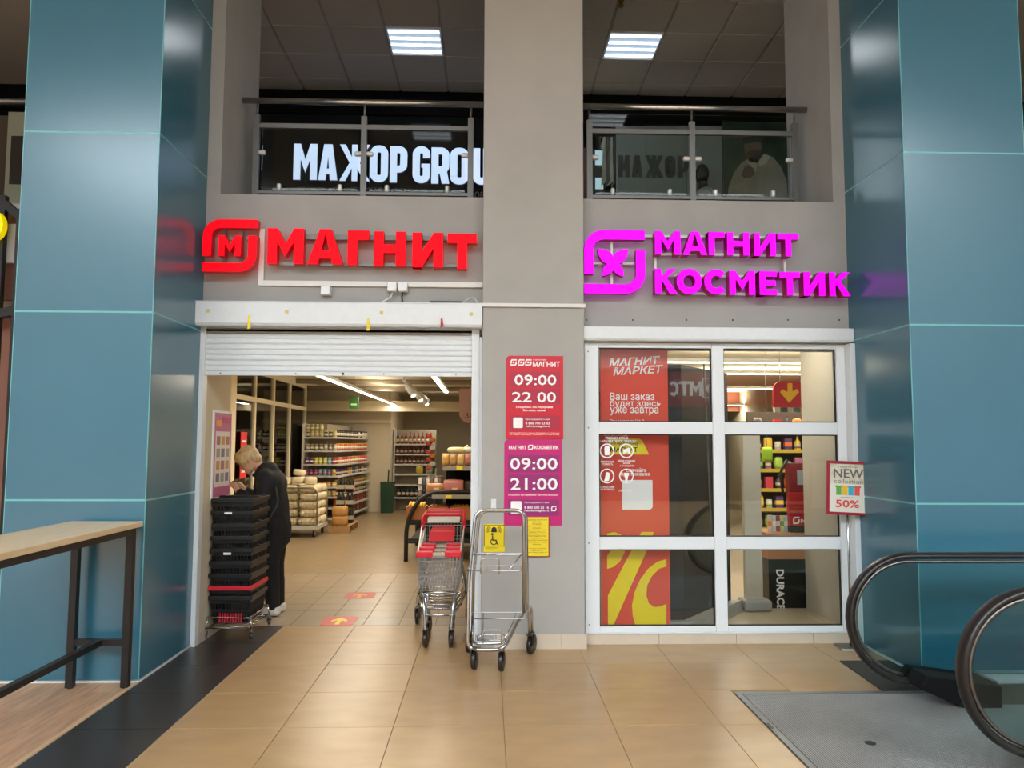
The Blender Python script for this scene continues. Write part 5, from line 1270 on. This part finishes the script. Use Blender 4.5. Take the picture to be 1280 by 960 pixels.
MB().hexa([V(-.445, -.035, 1.155), V(-.385, -.035, 1.19), V(-.385, .035, 1.19), V(-.445, .035, 1.155)], [V(-.447, -.035, 1.162), V(-.387, -.035, 1.197), V(-.387, .035, 1.197), V(-.447, .035, 1.162)]).build('case', M_blk, ph)

# ================================================================== GALLERY RAILINGS
HZ, HY = 4.467, 6.55
def railing(xa, xb, posts, end_l, label):
    rl = thing('glass_railing', label, 'railing', ((xa+xb)/2, HY, ZL))
    MB().tube([(xa, HY, HZ), (xb, HY, HZ)], .026, 12).build('handrail', mat('polished_rail', (186, 182, 174), .25, metal=1), rl, smooth=True)
    for x in posts:
        po_ = part('post', M_post, rl, x-.024, x+.024, HY-.02, HY+.02, ZL, 4.34); MB().tube([(x, HY, 4.34), (x, HY, HZ-.02)], .010, 8).build('pin', M_steel, po_, smooth=True)
    for a, b in zip(posts, posts[1:]):
        part('mid_rail', M_post, rl, a+.024, b-.024, HY-.015, HY+.015, 4.225, 4.265); part('bottom_rail', M_post, rl, a+.024, b-.024, HY-.015, HY+.015, 3.65, 3.675)
        gpn = part('glass_panel', M_glassg, rl, a+.05, b-.05, HY-.005, HY+.005, 3.685, 4.22)
        for x in (a+.05, b-.05): MB().box(x-.03, x+.03, HY-.02, HY+.02, 3.99, 4.03).build('clamp', mat('clamp_satin', (205, 204, 200), .4, metal=.4), gpn, bevel=.012)
        for x in (a+.2, b-.2): MB().box(x-.018, x+.018, HY-.02, HY+.02, 3.675, 3.74).build('clamp', mat('clamp_satin', (205, 204, 200), .4, metal=.4), gpn, bevel=.012)
    return rl
railing(OX0+.001, CX0-.001, [-1.989, -1.074, -.158], 0, 'steel and glass railing before the lit white shop sign')
railing(CX1+.001, OX1-.001, [.871, 1.769, 2.674], 0, 'steel and glass railing before the fashion poster')

# ================================================================== FASHION SHOP ON THE GALLERY
UY = 9.55
UZ = AT(900, 150, 9.5).z
uw = struct('wall_gallery', 'black shop front at the back of the upper gallery')
part('fascia', M_dark, uw, -9, 9, UY-.05, UY+.1, UZ, CZ); part('backing', M_dark, uw, -9, 0.62, UY, UY+.1, 3.34, UZ)
part('dark_bay', M_dark, uw, .62, 9, UY+.35, UY+.45, 3.34, CZ)
M_dpane = mat('smoked_pane', (26, 29, 30), .06, spec=.25)
for a, b in ((-3.4, -1.2), (-1.19, .6)): part('smoked_panel', M_dpane, uw, a, b, UY-.012, UY, 3.34, UZ)
fs_ = thing('shop_sign', 'lit white condensed letters on the dark shop front of the gallery', 'sign', (-1.2, UY, 4.9))
LYF = UY-.05
M_sgs = mat('sign_letter_side', (120, 130, 150), .4)
for ch, px in (('М', (366.3, 180, 397, 224.5)), ('А', (397.5, 180.5, 422.5, 225)), ('Ж', (424, 181, 462.5, 226)), ('О', (462.3, 182, 485.5, 227.5)), ('Р', (487, 183, 509.5, 228)), ('G', (515.5, 183, 538, 229)), ('R', (539, 184.5, 562, 229.5)), ('О', (562.5, 185, 586, 230.5)), ('U', (591, 185.5, 613, 230.8)), ('P', (617, 186, 640, 231))):
    x0, x1, z0, z1 = pbox(px, LYF); letter(ch, x0, x1, z0, z1, LYF, .03, [M_signw, M_sgs], fs_, .15 if ch == 'Ж' else .19, .13)
M_dl = mat('dim_letters', (96, 96, 96), .5)
for s, px in (('МУЖСКАЯ', (373, 234, 421, 240)), ('ЖЕНСКАЯ', (432, 234.5, 478, 241)), ('ДЕТСКАЯ', (490, 236, 534, 243)), ('ОДЕЖДА', (541, 237.5, 582, 244)), ('ОБУВЬ', (593.5, 240, 622, 248))):
    ptxt(s, px, LYF+.02, M_dl, fs_, .01)
# grey panel with dark letters, mannequin and the poster
gp2 = thing('grey_sign_panel', 'grey wall panels with dark condensed letters behind the railing glass', 'sign', (AT(820, 240, UY).x, UY, 3.4))
M_gpan = mat('grey_panel', (134, 138, 138), .4)
for xa, xb in ((771, 806.5), (807.5, 854), (855, 902)):
    x0, x1, z0, z1 = pbox((xa, 158, xb, 250), UY); part('board', M_gpan, gp2, x0, x1, UY, UY+.03, 3.36, z1)
for ch, px in (('М', (764.5, 194, 776, 221)), ('А', (790, 194, 803, 221)), ('Ж', (806.5, 194.5, 829, 222)), ('О', (831.5, 195, 844, 222)), ('Р', (848, 195, 860.5, 222))):
    if ch == 'М': px = (773, 194, 787, 221)
    x0, x1, z0, z1 = pbox(px, UY-.01); letter(ch, x0, x1, z0, z1, UY-.012, .012, [mat('panel_letter', (52, 54, 54), .5)]*2, gp2, .2, .13)
fp = thing('fashion_poster', 'large fashion poster of a bearded man in a cap and pale shirt', 'poster', (AT(945, 245, UY).x, UY, 3.4))
PY_ = UY-.02
x0, x1, z0, z1 = pbox((905, 152, 985, 252), PY_); z0 = 3.36
part('sheet', mat('poster_foliage', (36, 62, 48), .35, var=.75, scale=3.5, detail=3), fp, x0, x1+.1, PY_, PY_+.02, z0, z1)
def Q(x, y): p = AT(x, y, PY_); return (p.x, p.z)
def flat(nm, pts, m, lay): MB().prism([Q(*p) for p in pts], PY_-.0012*lay, PY_-.0012*(lay-1)-.0001).build(nm, m, fp)
flat('shirt_print', [(909, 248), (911, 232), (918, 215), (927, 203), (938, 197), (946, 203), (955, 192), (966, 196), (976, 208), (983, 225), (985, 250)], mat('pr_shirt', (158, 148, 132), .5, var=.12, scale=9), 1)
flat('undershirt_print', [(938, 200), (948, 205), (951, 214), (946, 235), (944, 248), (935, 248), (936, 225)], mat('pr_under', (150, 140, 122), .5), 2)
flat('face_print', [(931, 178), (936, 172), (946, 174), (952, 180), (951, 190), (947, 199), (939, 202), (933, 195), (930, 186)], mat('pr_face', (108, 88, 75), .5), 2)
flat('beard_print', [(934, 190), (941, 187), (951, 188), (950, 196), (945, 203), (937, 203), (933, 197)], mat('pr_beard', (62, 50, 44), .5), 3)
flat('cap_print', [(928, 180), (928, 171), (933, 166), (941, 164), (949, 167), (953, 173), (952, 177)], mat('pr_cap', (34, 36, 38), .5), 4)
flat('brim_print', [(940, 174), (952, 171), (962, 178), (961, 180), (950, 178)], mat('pr_cap', (34, 36, 38), .5), 5)
flat('hand_print', [(927, 218), (931, 208), (936, 206), (942, 211), (944, 217), (938, 222), (930, 223)], mat('pr_hand', (106, 88, 76), .5), 4)
flat('collar_print', [(932, 200), (938, 197), (947, 206), (944, 216), (938, 208)], mat('pr_collar', (196, 186, 166), .5), 3)
flat('collar_print', [(955, 192), (963, 196), (957, 205), (949, 208), (948, 203)], mat('pr_collar', (196, 186, 166), .5), 3)
part('shop_glass', M_glassg, uw, AT(735, 200, UY-.3).x, 3.9, UY-.3, UY-.292, 3.36, UZ-.05)
mq = AT(880, 248, 9.42)
mn = thing('mannequin', 'dark headed mannequin bust in a white shirt behind the shop glass', 'mannequin', (mq.x, 9.42, 3.34))
zz = AT(879, 205, 9.42).z
mb = MB(); mb.ell((mq.x-.02, 9.42, zz-.13), (.088, .1, .13), 14, 10); mb.cap((mq.x-.01, 9.42, zz-.2), (mq.x, 9.42, zz-.34), .055, .06)
remesh(mb, 'head', mat('mannequin_dark', (26, 22, 22), .25), mn, .012)
mb = MB(); mb.cap((mq.x+.02, 9.42, zz-.42), (mq.x+.02, 9.42, zz-.75), .13, .12)
for s in (-1, 1): mb.cap((mq.x+.02+s*.12, 9.42, zz-.42), (mq.x+.02+s*.2, 9.42, zz-.62), .07, .06)
remesh(mb, 'shirt', mat('mannequin_shirt', (196, 196, 192), .7, var=.35, scale=16), mn, .014); MB().tube([(mq.x+.02, 9.42, 3.34), (mq.x+.02, 9.42, zz-.7)], .02, 8).build('stand', M_steel, mn)
MB().lathe([(.14, 3.341), (.14, 3.355)], (mq.x+.02, 9.42, 0), 16).build('base', M_steel, mn)
cr = thing('clothes_rail', 'rail of pale and dark garments inside the shop window', 'clothes rail', (AT(760, 240, 9.75).x, 9.75, 3.34))
xa, xb = AT(750, 200, 9.75).x, AT(775, 200, 9.75).x; za = AT(760, 172, 9.75).z
MB().tube([(xa, 9.75, 3.34), (xa, 9.75, za), (xb, 9.75, za), (xb, 9.75, 3.34)], .012, 8).build('frame', M_steel, cr)
for k in range(5):
    xx = xa+.04+(xb-xa-.08)*k/4
    MB().hexa([(xx-.03, 9.70, za-.65-.04*(k % 2)), (xx+.03, 9.68, za-.6), (xx+.03, 9.82, za-.6), (xx-.03, 9.80, za-.65)], [(xx-.012, 9.6, za-.05), (xx+.012, 9.6, za-.05), (xx+.012, 9.9, za-.05), (xx-.012, 9.9, za-.05)]).build('garment', goods_mat([(176, 170, 156), (60, 62, 66), (190, 186, 174), (44, 46, 50), (120, 124, 128)][k]), cr)
rc = thing('red_cabinet', 'dark red cabinet with two lit screens inside the fashion shop', 'cabinet', (AT(742, 240, 9.72).x, 9.72, 3.34))
xa, xb = AT(728, 200, 9.8).x, AT(749, 200, 9.8).x
part('body', mat('cab_red', (90, 24, 24), .4), rc, xa, xa+.12, 9.72, 9.86, 3.34, AT(740, 185, 9.72).z); part('side', M_dgrey, rc, xa+.121, xb+.06, 9.74, 9.86, 3.34, AT(740, 185, 9.72).z)
for y0_, y1_ in ((188, 206), (222, 236)):
    z0_, z1_ = AT(740, y1_, 9.73).z, AT(740, y0_, 9.73).z; part('screen', lamp_mat('screen_%d' % y0_, (190, 210, 225), .7), rc, AT(744, 200, 9.73).x, AT(754, 200, 9.73).x, 9.73, 9.74, z0_, z1_)

# ================================================================== BEYOND THE PILLARS
lg = struct('wall_far', 'shop fronts seen past the outer sides of the pillars')
part('gallery_ledge', mat('pale_fascia', (214, 206, 204), .7), lg, -9, PXL0-.3, 6.6, 6.9, 3.0, ZL+.06)
part('gallery_ledge', M_wall, lg, PXR1+.3, 9, 6.6, 6.9, 3.0, ZL)
part('lower_wall', mat('dusty_pink_wall', (170, 122, 106), .8), lg, -9, -4.2, 8.6, 8.7, 0, 3.0)
part('lower_wall', M_cream, lg, 6.0, 9, 8.6, 8.7, 0, 3.0)
x0, x1 = AT(8, 190, 8.9).x, AT(40, 190, 8.9).x
sgp = thing('letter_board', 'pale panel with a dark letter past the edge of the pillar', 'sign', (x0, 8.9, 3.6))
part('board', mat('pale_green_panel', (176, 180, 156), .6), sgp, x0, x1+.2, 8.9, 8.95, 3.36, AT(20, 140, 8.9).z)
xx = pbox((11, 170, 33, 230), 8.89); letter('М', xx[0], xx[1]+.05, xx[2], xx[3], 8.89, .01, [mat('dark_letter', (60, 50, 44), .6)]*2, sgp, .24)
part('dark_front', mat('brown_front', (92, 80, 66), .7), lg, -9, x0-.01, 9.0, 9.05, 3.36, AT(5, 140, 8.9).z)
MB().tube([(-9, 6.75, AT(5, 127, 6.75).z), (PXL0-.05, 6.75, AT(5, 127, 6.75).z)], .03, 10).build('handrail', M_steel, lg, smooth=True)
ki = thing('kiosk_frame', 'black metal kiosk frame with a yellow rounded sign past the pillar', 'kiosk', (-3.9, 6.2, 0))
a, b = AT(-40, 215, 6.3), AT(24, 275, 6.3)
MB().bar((a.x, 6.3, a.z), (b.x+.1, 6.3, b.z-.05), .06).build('beam', M_black, ki)
for xx in (-2, 21): q = AT(xx, 380, 6.3); MB().bar((q.x, 6.3, 0), (q.x, 6.3, AT(xx, 262 if xx > 0 else 245, 6.3).z), .05).build('post', M_black, ki)
a, b = AT(-40, 395, 6.3), AT(24, 382, 6.3); MB().bar((a.x, 6.3, b.z-.12), (b.x+.1, 6.3, b.z-.02), .07).build('beam', M_black, ki)
part('panel', mat('kiosk_brown', (110, 66, 50), .6), ki, AT(-60, 300, 6.4).x, AT(30, 300, 6.4).x, 6.4, 6.42, AT(0, 375, 6.4).z, AT(0, 262, 6.4).z)
q = AT(-6, 281, 6.2); mb = MB()
for k, sq in enumerate(stroke(rrect(q.x-.22, q.x+.03, q.z-.1, q.z+.1, .09), .06, True)): mb.prism(sq, 6.2-.0002*k, 6.26)
mb.build('yellow_letter', mat('kiosk_yellow', (250, 220, 0), .4, emit=(255, 225, 0), es=.6), ki)
part('lower_panel', MATS['dusty_pink_wall'], ki, AT(-120, 500, 6.45).x, AT(28, 500, 6.45).x, 6.45, 6.5, 0, AT(0, 392, 6.45).z)

# ================================================================== COSMETICS SHOP BEHIND THE WINDOW
for k, (xa, xb, y, lb) in enumerate(((836, 1030, 453.5, 'nearest linear light seen through the upper panes'), (916, 1030, 468, 'second linear light seen through the upper pane'), (916, 1010, 486.5, 'third linear light seen through the upper pane'), (916, 1000, 507, 'farthest linear light seen through the upper pane'))):
    z = 2.42; a = FL(xa, y, z); b = FL(xb, y, z); linear_lamp((a.x-.5, a.y, z), (b.x+.6, a.y, z), lb, .07, 45, 'cosmetics shop lights')
linear_lamp((2.0, 6.9, 2.68), (2.7, 6.9, 2.68), 'unseen linear light added above the window head to brighten the reveal', .07, 16, 'cosmetics shop lights')  # out of view, added to brighten the wall beside the window
sr = thing('shop_partition', 'dark grey partition panel behind the red window poster', 'partition', (1.9, 6.9, 0))
A_, B_ = Vector((1.62, 6.45, 0)), Vector((2.26, 7.25, 0)); du = (B_-A_).normalized(); nu = Vector((-du.y, du.x, 0))*.03
A2 = Vector((1.02, 6.42, 0))
MB().hexa([A2, A_, A_+Vector((0, .06, 0)), A2+Vector((0, .06, 0))], [v+Vector((0, 0, 2.2)) for v in (A2, A_, A_+Vector((0, .06, 0)), A2+Vector((0, .06, 0)))]).build('panel', M_dgrey, sr)
MB().hexa([A_, B_, B_+nu, A_+nu], [v+Vector((0, 0, 2.2)) for v in (A_, B_, B_+nu, A_+nu)]).build('panel', M_dgrey, sr)
M_met = mat('grey_plinth', (150, 148, 142), .45)
MB().hexa([A2-Vector((0, .12, 0)), A_+Vector((.1, -.09, 0)), B_+Vector((.12, 0, 0)), B_+nu], [v+Vector((0, 0, .1)) for v in (A2-Vector((0, .1, 0)), A_+Vector((.08, -.07, 0)), B_+Vector((.1, 0, 0)), B_+nu)]).build('plinth', M_met, sr)
q = AT(886, 600, 6.38); MB().tube([(AT(895, 780, 6.38).x, 6.38, 0.0), (AT(880, 470, 6.38).x, 6.38, 2.2)], .008, 8).build('rod', M_steel, sr)
gt = thing('security_gate', 'pale upright panel on a low grey foot inside the window', 'gate', (2.5, 7.25, 0))
xa, xb = AT(935, 650, 7.3).x, AT(951, 650, 7.3).x
part('panel', mat('gate_panel', (196, 186, 172), .5), gt, xa-.04, xb, 7.28, 7.34, .1, 1.72); part('foot', M_met, gt, xa-.08, xb+.06, 7.2, 7.42, 0, .1, bevel=.02)
# battery stand
x0, x1 = AT(961, 730, 7.36).x, 3.02
du_ = thing('battery_stand', 'black battery display stand with vertical white lettering under the counter', 'display stand', (x0, 7.4, 0))
ztop = AT(985, 699, 7.36).z
part('cabinet', mat('stand_black', (20, 22, 24), .3), du_, x0, x1+.1, 7.36, 7.72, 0, ztop)
o = txt('DURACELL', 0, .47, 0, .075, 0, M_prw, None, .03); me = o.data; bpy.data.objects.remove(o)
lx = AT(971, 740, 7.35).x
for v in me.vertices: v.co = Vector((lx+v.co.z, 7.357, AT(975, 712, 7.35).z-v.co.x))-org(du_)
link('lettering', me, du_)
part('copper_band', mat('copper_top', (176, 120, 84), .4), du_, x0, x1+.1, 7.355, 7.73, ztop+.001, ztop+.24)
ct = thing('red_display', 'red promotional display with a white emblem on the counter', 'display', (3.0, 7.5, ztop+.25))
x0r = AT(986, 620, 7.44).x; zr0, zr1 = ztop+.245, AT(995, 616, 7.44).z
part('panel', mat('disp_red', (170, 24, 36), .4), ct, x0r, 3.3, 7.44, 7.5, zr0+.06, zr1); part('tray', M_dgrey, ct, x0r, 3.3, 7.42, 7.6, zr0, zr0+.06)
xx0, xx1, zz0, zz1 = pbox((991.5, 646, 999.5, 655), 7.438); mb = MB()
for path in ([(.1, .3), (.1, .65), (.25, .9), (1, .9)], [(0, .1), (.75, .1), (.9, .3), (.9, .65)]):
    for sq in stroke(path, .2): mb.prism([(xx0+a*(xx1-xx0), zz0+b*(zz1-zz0)) for a, b in sq], 7.4385, 7.44)
mb.build('emblem', M_prw, ct); ptxt('РОЗ', (1001, 649, 1012, 654), 7.4385, M_prw, ct, .02)
part('upper_case', mat('disp_red_dark', (120, 18, 30), .4), ct, x0r+.03, 3.3, 7.5, 7.6, zr1, AT(995, 579, 7.5).z)
part('case_window', goods_mat((150, 160, 168)), ct, AT(997, 600, 7.49).x, 3.3, 7.494, 7.5, AT(997, 606, 7.49).z, AT(997, 588, 7.49).z)
MB().tube(fillet([(x0r-.03, 7.5, zr1-.02), (x0r-.06, 7.5, AT(985, 590, 7.5).z), (x0r+.02, 7.5, AT(985, 575, 7.5).z)], .08), .014, 8).build('curved_edge', M_black, ct, smooth=True)
for i in range(5):
    q = Vector((AT(962+5*i, 655, 7.5).x, 7.5, ztop+.245)); put('booklet', 'box', [(206, 200, 186), (190, 196, 204), (150, 60, 90), (196, 206, 140), (170, 190, 200)][i], [(220, 120, 60), (230, 220, 200), (210, 200, 200), (120, 150, 90), (220, 220, 210)][i], q, 'small upright leaflet on the counter, %s from the pale panel' % ['first', 'second', 'third', 'fourth', 'fifth'][i], 'leaflet', 'leaflets on the counter', 0, (.38, .5, 1.0))
# shelving with packs
cs = thing('cosmetics_shelving', 'cosmetics shelves with yellow price strips seen through the window', 'shelving', (3.9, 9.6, 0))
XS0, XS1 = AT(945, 600, 9.6).x, AT(1030, 600, 9.6).x
CL = [.25, .5, .74, .98, 1.22, 1.46, 1.70]
part('back_panel', mat('cos_back', (70, 56, 44), .7), cs, XS0, XS1, 9.9, 9.94, 0, 1.95)
for z in CL: part('shelf_board', mat('cos_board', (120, 92, 62), .6), cs, XS0, XS1, 9.6, 9.9, z-.025, z); part('price_strip', mat('strip_yellow', (186, 156, 50), .5), cs, XS0, XS1, 9.59, 9.6, z-.03, z+.012)
pal = [(200, 60, 70), (230, 190, 60), (70, 120, 80), (60, 60, 70), (214, 206, 196), (190, 110, 140), (220, 120, 50), (90, 60, 110), (160, 190, 70)]
for k, z in enumerate(CL):
    for i in range(7):
        xx = XS0+.06+(XS1-XS0-.1)*i/6; kd = ['box', 'bottle', 'bag', 'can'][(k+i) % 4]
        put({'box': 'carton', 'bottle': 'bottle', 'bag': 'packet', 'can': 'can'}[kd], kd, pal[(k*5+i*3) % 9], pal[(k+i*2+4) % 9], (xx, 9.68, z), '%s %s, %s along the %s shelf up of the cosmetics rack' % (cname(pal[(k*5+i*3) % 9]), {'box': 'carton', 'bottle': 'bottle', 'bag': 'packet', 'can': 'can'}[kd], ORD[i], ['lowest', 'second', 'third', 'fourth', 'fifth', 'sixth', 'seventh'][k]), 'cosmetics', 'goods on the cosmetics rack, level %s' % ['one', 'two', 'three', 'four', 'five', 'six', 'seven'][k], 0, (1, 1, .6 if kd == 'bottle' else 1))
lb_ = thing('lime_bag', 'lime green bag hanging in front of the cosmetics shelves', 'bag', (AT(958, 568, 8.6).x, 8.6, 1.3))
x0, x1, z0, z1 = pbox((953, 559, 964.5, 578), 8.6); MB().pillow(((x0+x1)/2, 8.6, (z0+z1)/2), ((x1-x0)/2, .03, (z1-z0)/2), 4, .15).build('bag', mat('lime', (140, 176, 30), .5), lb_, smooth=True)
MB().tube([((x0+x1)/2, 8.6, z1-.01), ((x0+x1)/2, 8.6, 2.4), ((x0+x1)/2, 8.6, SZ)], .004, 5).build('cord', M_steel, lb_)
rsn = thing('hanging_sign', 'dark red hanging sign with a yellow downward arrow behind the upper pane', 'sign', (AT(990, 495, 8.2).x, 8.2, 2.0))
x0, x1, z0, z1 = pbox((967, 477, 1016, 509), 8.2); MB().prism(rrect(x0, x1, z0, z1, (.01, .01, .05, .09)), 8.2, 8.23).build('panel', mat('sign_dred', (160, 26, 30), .4), rsn)
def Q2(x, y): p = AT(x, y, 8.198); return (p.x, p.z)
MB().prism([Q2(*p) for p in ((984.5, 479), (990.5, 479), (990.5, 489), (996, 486), (999, 490), (986.5, 503.5), (975, 490), (978.5, 486.5), (984.5, 490))], 8.198, 8.2).build('arrow', mat('arrow_yellow', (206, 170, 30), .5), rsn)
for xx in (x0+.08, x1-.08): MB().tube([(xx, 8.215, z1), (xx, 8.215, SZ)], .003, 5).build('hanger', M_steel, rsn)
fx = thing('chrome_rack', 'tall pale display rack far inside the cosmetics shop', 'rack', (AT(975, 530, 12).x, 12, 0))
for i, xx in enumerate((972, 981, 988, 997)): q = AT(xx, 520, 12); part('post', goods_mat([(190, 190, 180), (70, 80, 84), (176, 170, 156), (90, 110, 112)][i]), fx, q.x-.04, q.x+.04, 12, 12.08, 0, 2.25)
part('shelf', M_shelf, fx, AT(970, 540, 12).x, AT(1000, 540, 12).x, 11.9, 12.2, 1.62, 1.65)
part('brown_band', mat('brown_band', (150, 90, 66), .7), ws, .52, 5.9, 18.0, 18.1, 2.3, SZ)

# ================================================================== ESCALATOR LANDING
lp_ = thing('escalator_plate', 'ribbed aluminium landing plate of the escalator', 'floor plate', (3, 3.6, 0))
EX0, EY0, EY1 = 1.537, 3.1, 4.90
part('bed', mat('plate_dark', (70, 72, 72), .5, metal=.5), lp_, EX0+.03, 3.98, EY0, EY1-.03, -.02, .001)
for q4 in ((EX0, EX0+.035, EY0, EY1), (EX0+.035, 5.0, EY1-.035, EY1)): part('frame', mat('plate_frame', (128, 130, 132), .4, metal=.6), lp_, q4[0], q4[1], q4[2], q4[3], -.02, .006)
mb = MB(); n = 190
for i in range(n):
    x = EX0+.045+.0128*i; mb.hexa([(x, EY0, .0), (x+.0085, EY0, .0), (x+.0085, EY1-.04, .0), (x, EY1-.04, .0)], [(x+.0015, EY0, .0045), (x+.007, EY0, .0045), (x+.007, EY1-.04, .0045), (x+.0015, EY1-.04, .0045)])
rb = mb.build('rib', M_alu, lp_); rb['kind'] = 'stuff'
q = FL(1088, 930); MB().lathe([(.028, .0045), (.028, .0065), (.02, .0065)], (q.x, q.y, 0), 14).build('screw_cover', M_blk, lp_)
for xx in (.955,): MB().box(EX0-.004, EX0+.02, 4.28, 4.36, .006, .0075).build('latch_slot', M_blk, lp_)
mt = thing('floor_mat', 'dark grey floor mat beyond the escalator plate', 'mat', (2.9, 5.2, 0))
MB().prism([(2.50, 4.905), (2.50, 5.585), (PXR1+.6, 5.185), (PXR1+.6, 4.905)] if False else [(2.475, 4.905), (2.51, 5.58), (2.87, 5.58), (2.87, 5.18), (4.4, 5.18), (4.4, 4.905)], .001, .006, 0, 'xy').build('pile', mat('mat_grey', (62, 60, 58), .9, var=.15, scale=80), mt)
M_tg = glass_mat('balustrade_glass', (226, 240, 240), 1.35)
def balustrade(Y, label):
    b = thing('escalator_balustrade', label, 'balustrade', (2.6, Y, 0)); cx_, cz_, r = 2.575, .485, .375
    path = [(4.7, Y, cz_+r), (3.6, Y, cz_+r), (2.9, Y, cz_+r)]+[(cx_+r*math.cos(R(a)), Y, cz_+r*math.sin(R(a))) for a in range(90, 271, 9)]+[(2.66, Y, .105), (2.75, Y, .11)]
    # oval rubber handrail swept round the newel
    vs, fs = [], []; n = 10
    for i, p in enumerate(path):
        p = Vector(p); d = (Vector(path[min(i+1, len(path)-1)])-Vector(path[max(i-1, 0)])).normalized(); nn = Vector((-d.z, 0, d.x))
        for k in range(n):
            t = 2*math.pi*k/n; vs.append(p+Vector((0, 1, 0))*.04*math.cos(t)+nn*.021*math.sin(t))
    for i in range(len(path)-1):
        for k in range(n): fs.append((i*n+k, i*n+(k+1) % n, (i+1)*n+(k+1) % n, (i+1)*n+k))
    fs += [tuple(range(n-1, -1, -1)), tuple((len(path)-1)*n+k for k in range(n))]
    MB().add(vs, fs).build('handrail', M_rub, b, smooth=True)
    g = [(4.7, cz_+r-.03), (2.575, cz_+r-.03)]+[(cx_+(r-.03)*math.cos(R(a)), cz_+(r-.03)*math.sin(R(a))) for a in range(99, 262, 9)]+[(2.575, cz_-r+.03), (2.62, .155), (4.7, .155)]
    MB().prism(g, Y-.005, Y+.005).build('glass_panel', M_tg, b)
    gd = [(4.7, cz_+r-.036), (3.6, cz_+r-.036)]+[(cx_+(r-.036)*math.cos(R(a)), cz_+(r-.036)*math.sin(R(a))) for a in range(90, 262, 9)]
    MB().tube([(a_, Y, c_) for a_, c_ in gd], .011, 6).build('guide_profile', M_steel, b, smooth=True)
    MB().prism([(2.53, .115), (2.58, .19), (3.02, .13), (3.02, 0.0), (2.80, 0.0)], Y-.16, Y+.10).build('inlet_housing', mat('inlet_black', (12, 12, 13), .7, spec=.2), b, bevel=.008)
    MB().prism([(3.021, 0), (3.021, .13), (4.7, .13), (4.7, 0)], Y-.10, Y+.08).build('skirt', M_steel, b); part('deck', M_alu, b, 3.021, 4.7, Y-.12, Y+.10, .131, .145)
    return b
balustrade(4.74, 'escalator balustrade with black handrail loop nearest the sale card')
balustrade(3.62, 'escalator balustrade with black handrail loop nearest the camera')
es = thing('escalator_steps', 'grooved metal escalator steps between the balustrades', 'escalator', (4.2, 4.2, 0))
part('comb', M_yel, es, 3.985, 4.02, 3.75, 4.6, 0, .008)
for i in range(2): part('tread', M_alu, es, 4.022+.4*i, 4.42+.4*i, 3.75, 4.6, -.02, .004)

# ================================================================== SHOP ACROSS THE PASSAGE (seen mirrored in the panes)
op = thing('opposite_shop', 'dark shop front across the passage, mirrored in the panes', 'shop front', (5.5, -8.95, 0))
part('front', mat('opp_dark', (38, 40, 42), .5), op, 2.6, 8.9, -8.99, -8.9, 0, 3.6)
osn = thing('opposite_sign', 'dark red shop sign with white letters mirrored in the window', 'sign', (5.5, -8.9, 2.4))
part('band', mat('mts_red', (150, 16, 26), .4, emit=(170, 10, 20), es=.25), osn, 2.6, 8.9, -8.899, -8.86, 2.55, 3.5)
M_ow = lamp_mat('opp_white', (235, 235, 235), .9)
zl = AT(865, 495, 21.1).z
for ch, xp in (('М', 869.5), ('Т', 855), ('С', 841.5)):       # faces +Y, so it reads reversed in the panes
    xc = AT(xp, 485, 21.1).x; mb = MB(); hgt = .40; w = .72 if ch != 'М' else .85
    for k, poly in enumerate(glyph(ch, w, .2)): mb.prism([(xc+(w/2-a)*hgt, zl+c*hgt) for a, c in poly], -8.859+.0004*k, -8.82)
    mb.build('letter', M_ow, osn)
xc = AT(887, 485, 21.1).x; mb = MB()
for k, sq in enumerate(stroke([(xc-.19, zl-.05), (xc+.19, zl-.05), (xc+.19, zl+.48), (xc-.19, zl+.48)], .03, True)): mb.prism(sq, -8.859+.0004*k, -8.83)
mb.build('emblem_frame', M_ow, osn)
MB().ell((xc, -8.84, zl+.2), (.1, .02, .14), 12, 8).build('emblem', M_ow, osn)
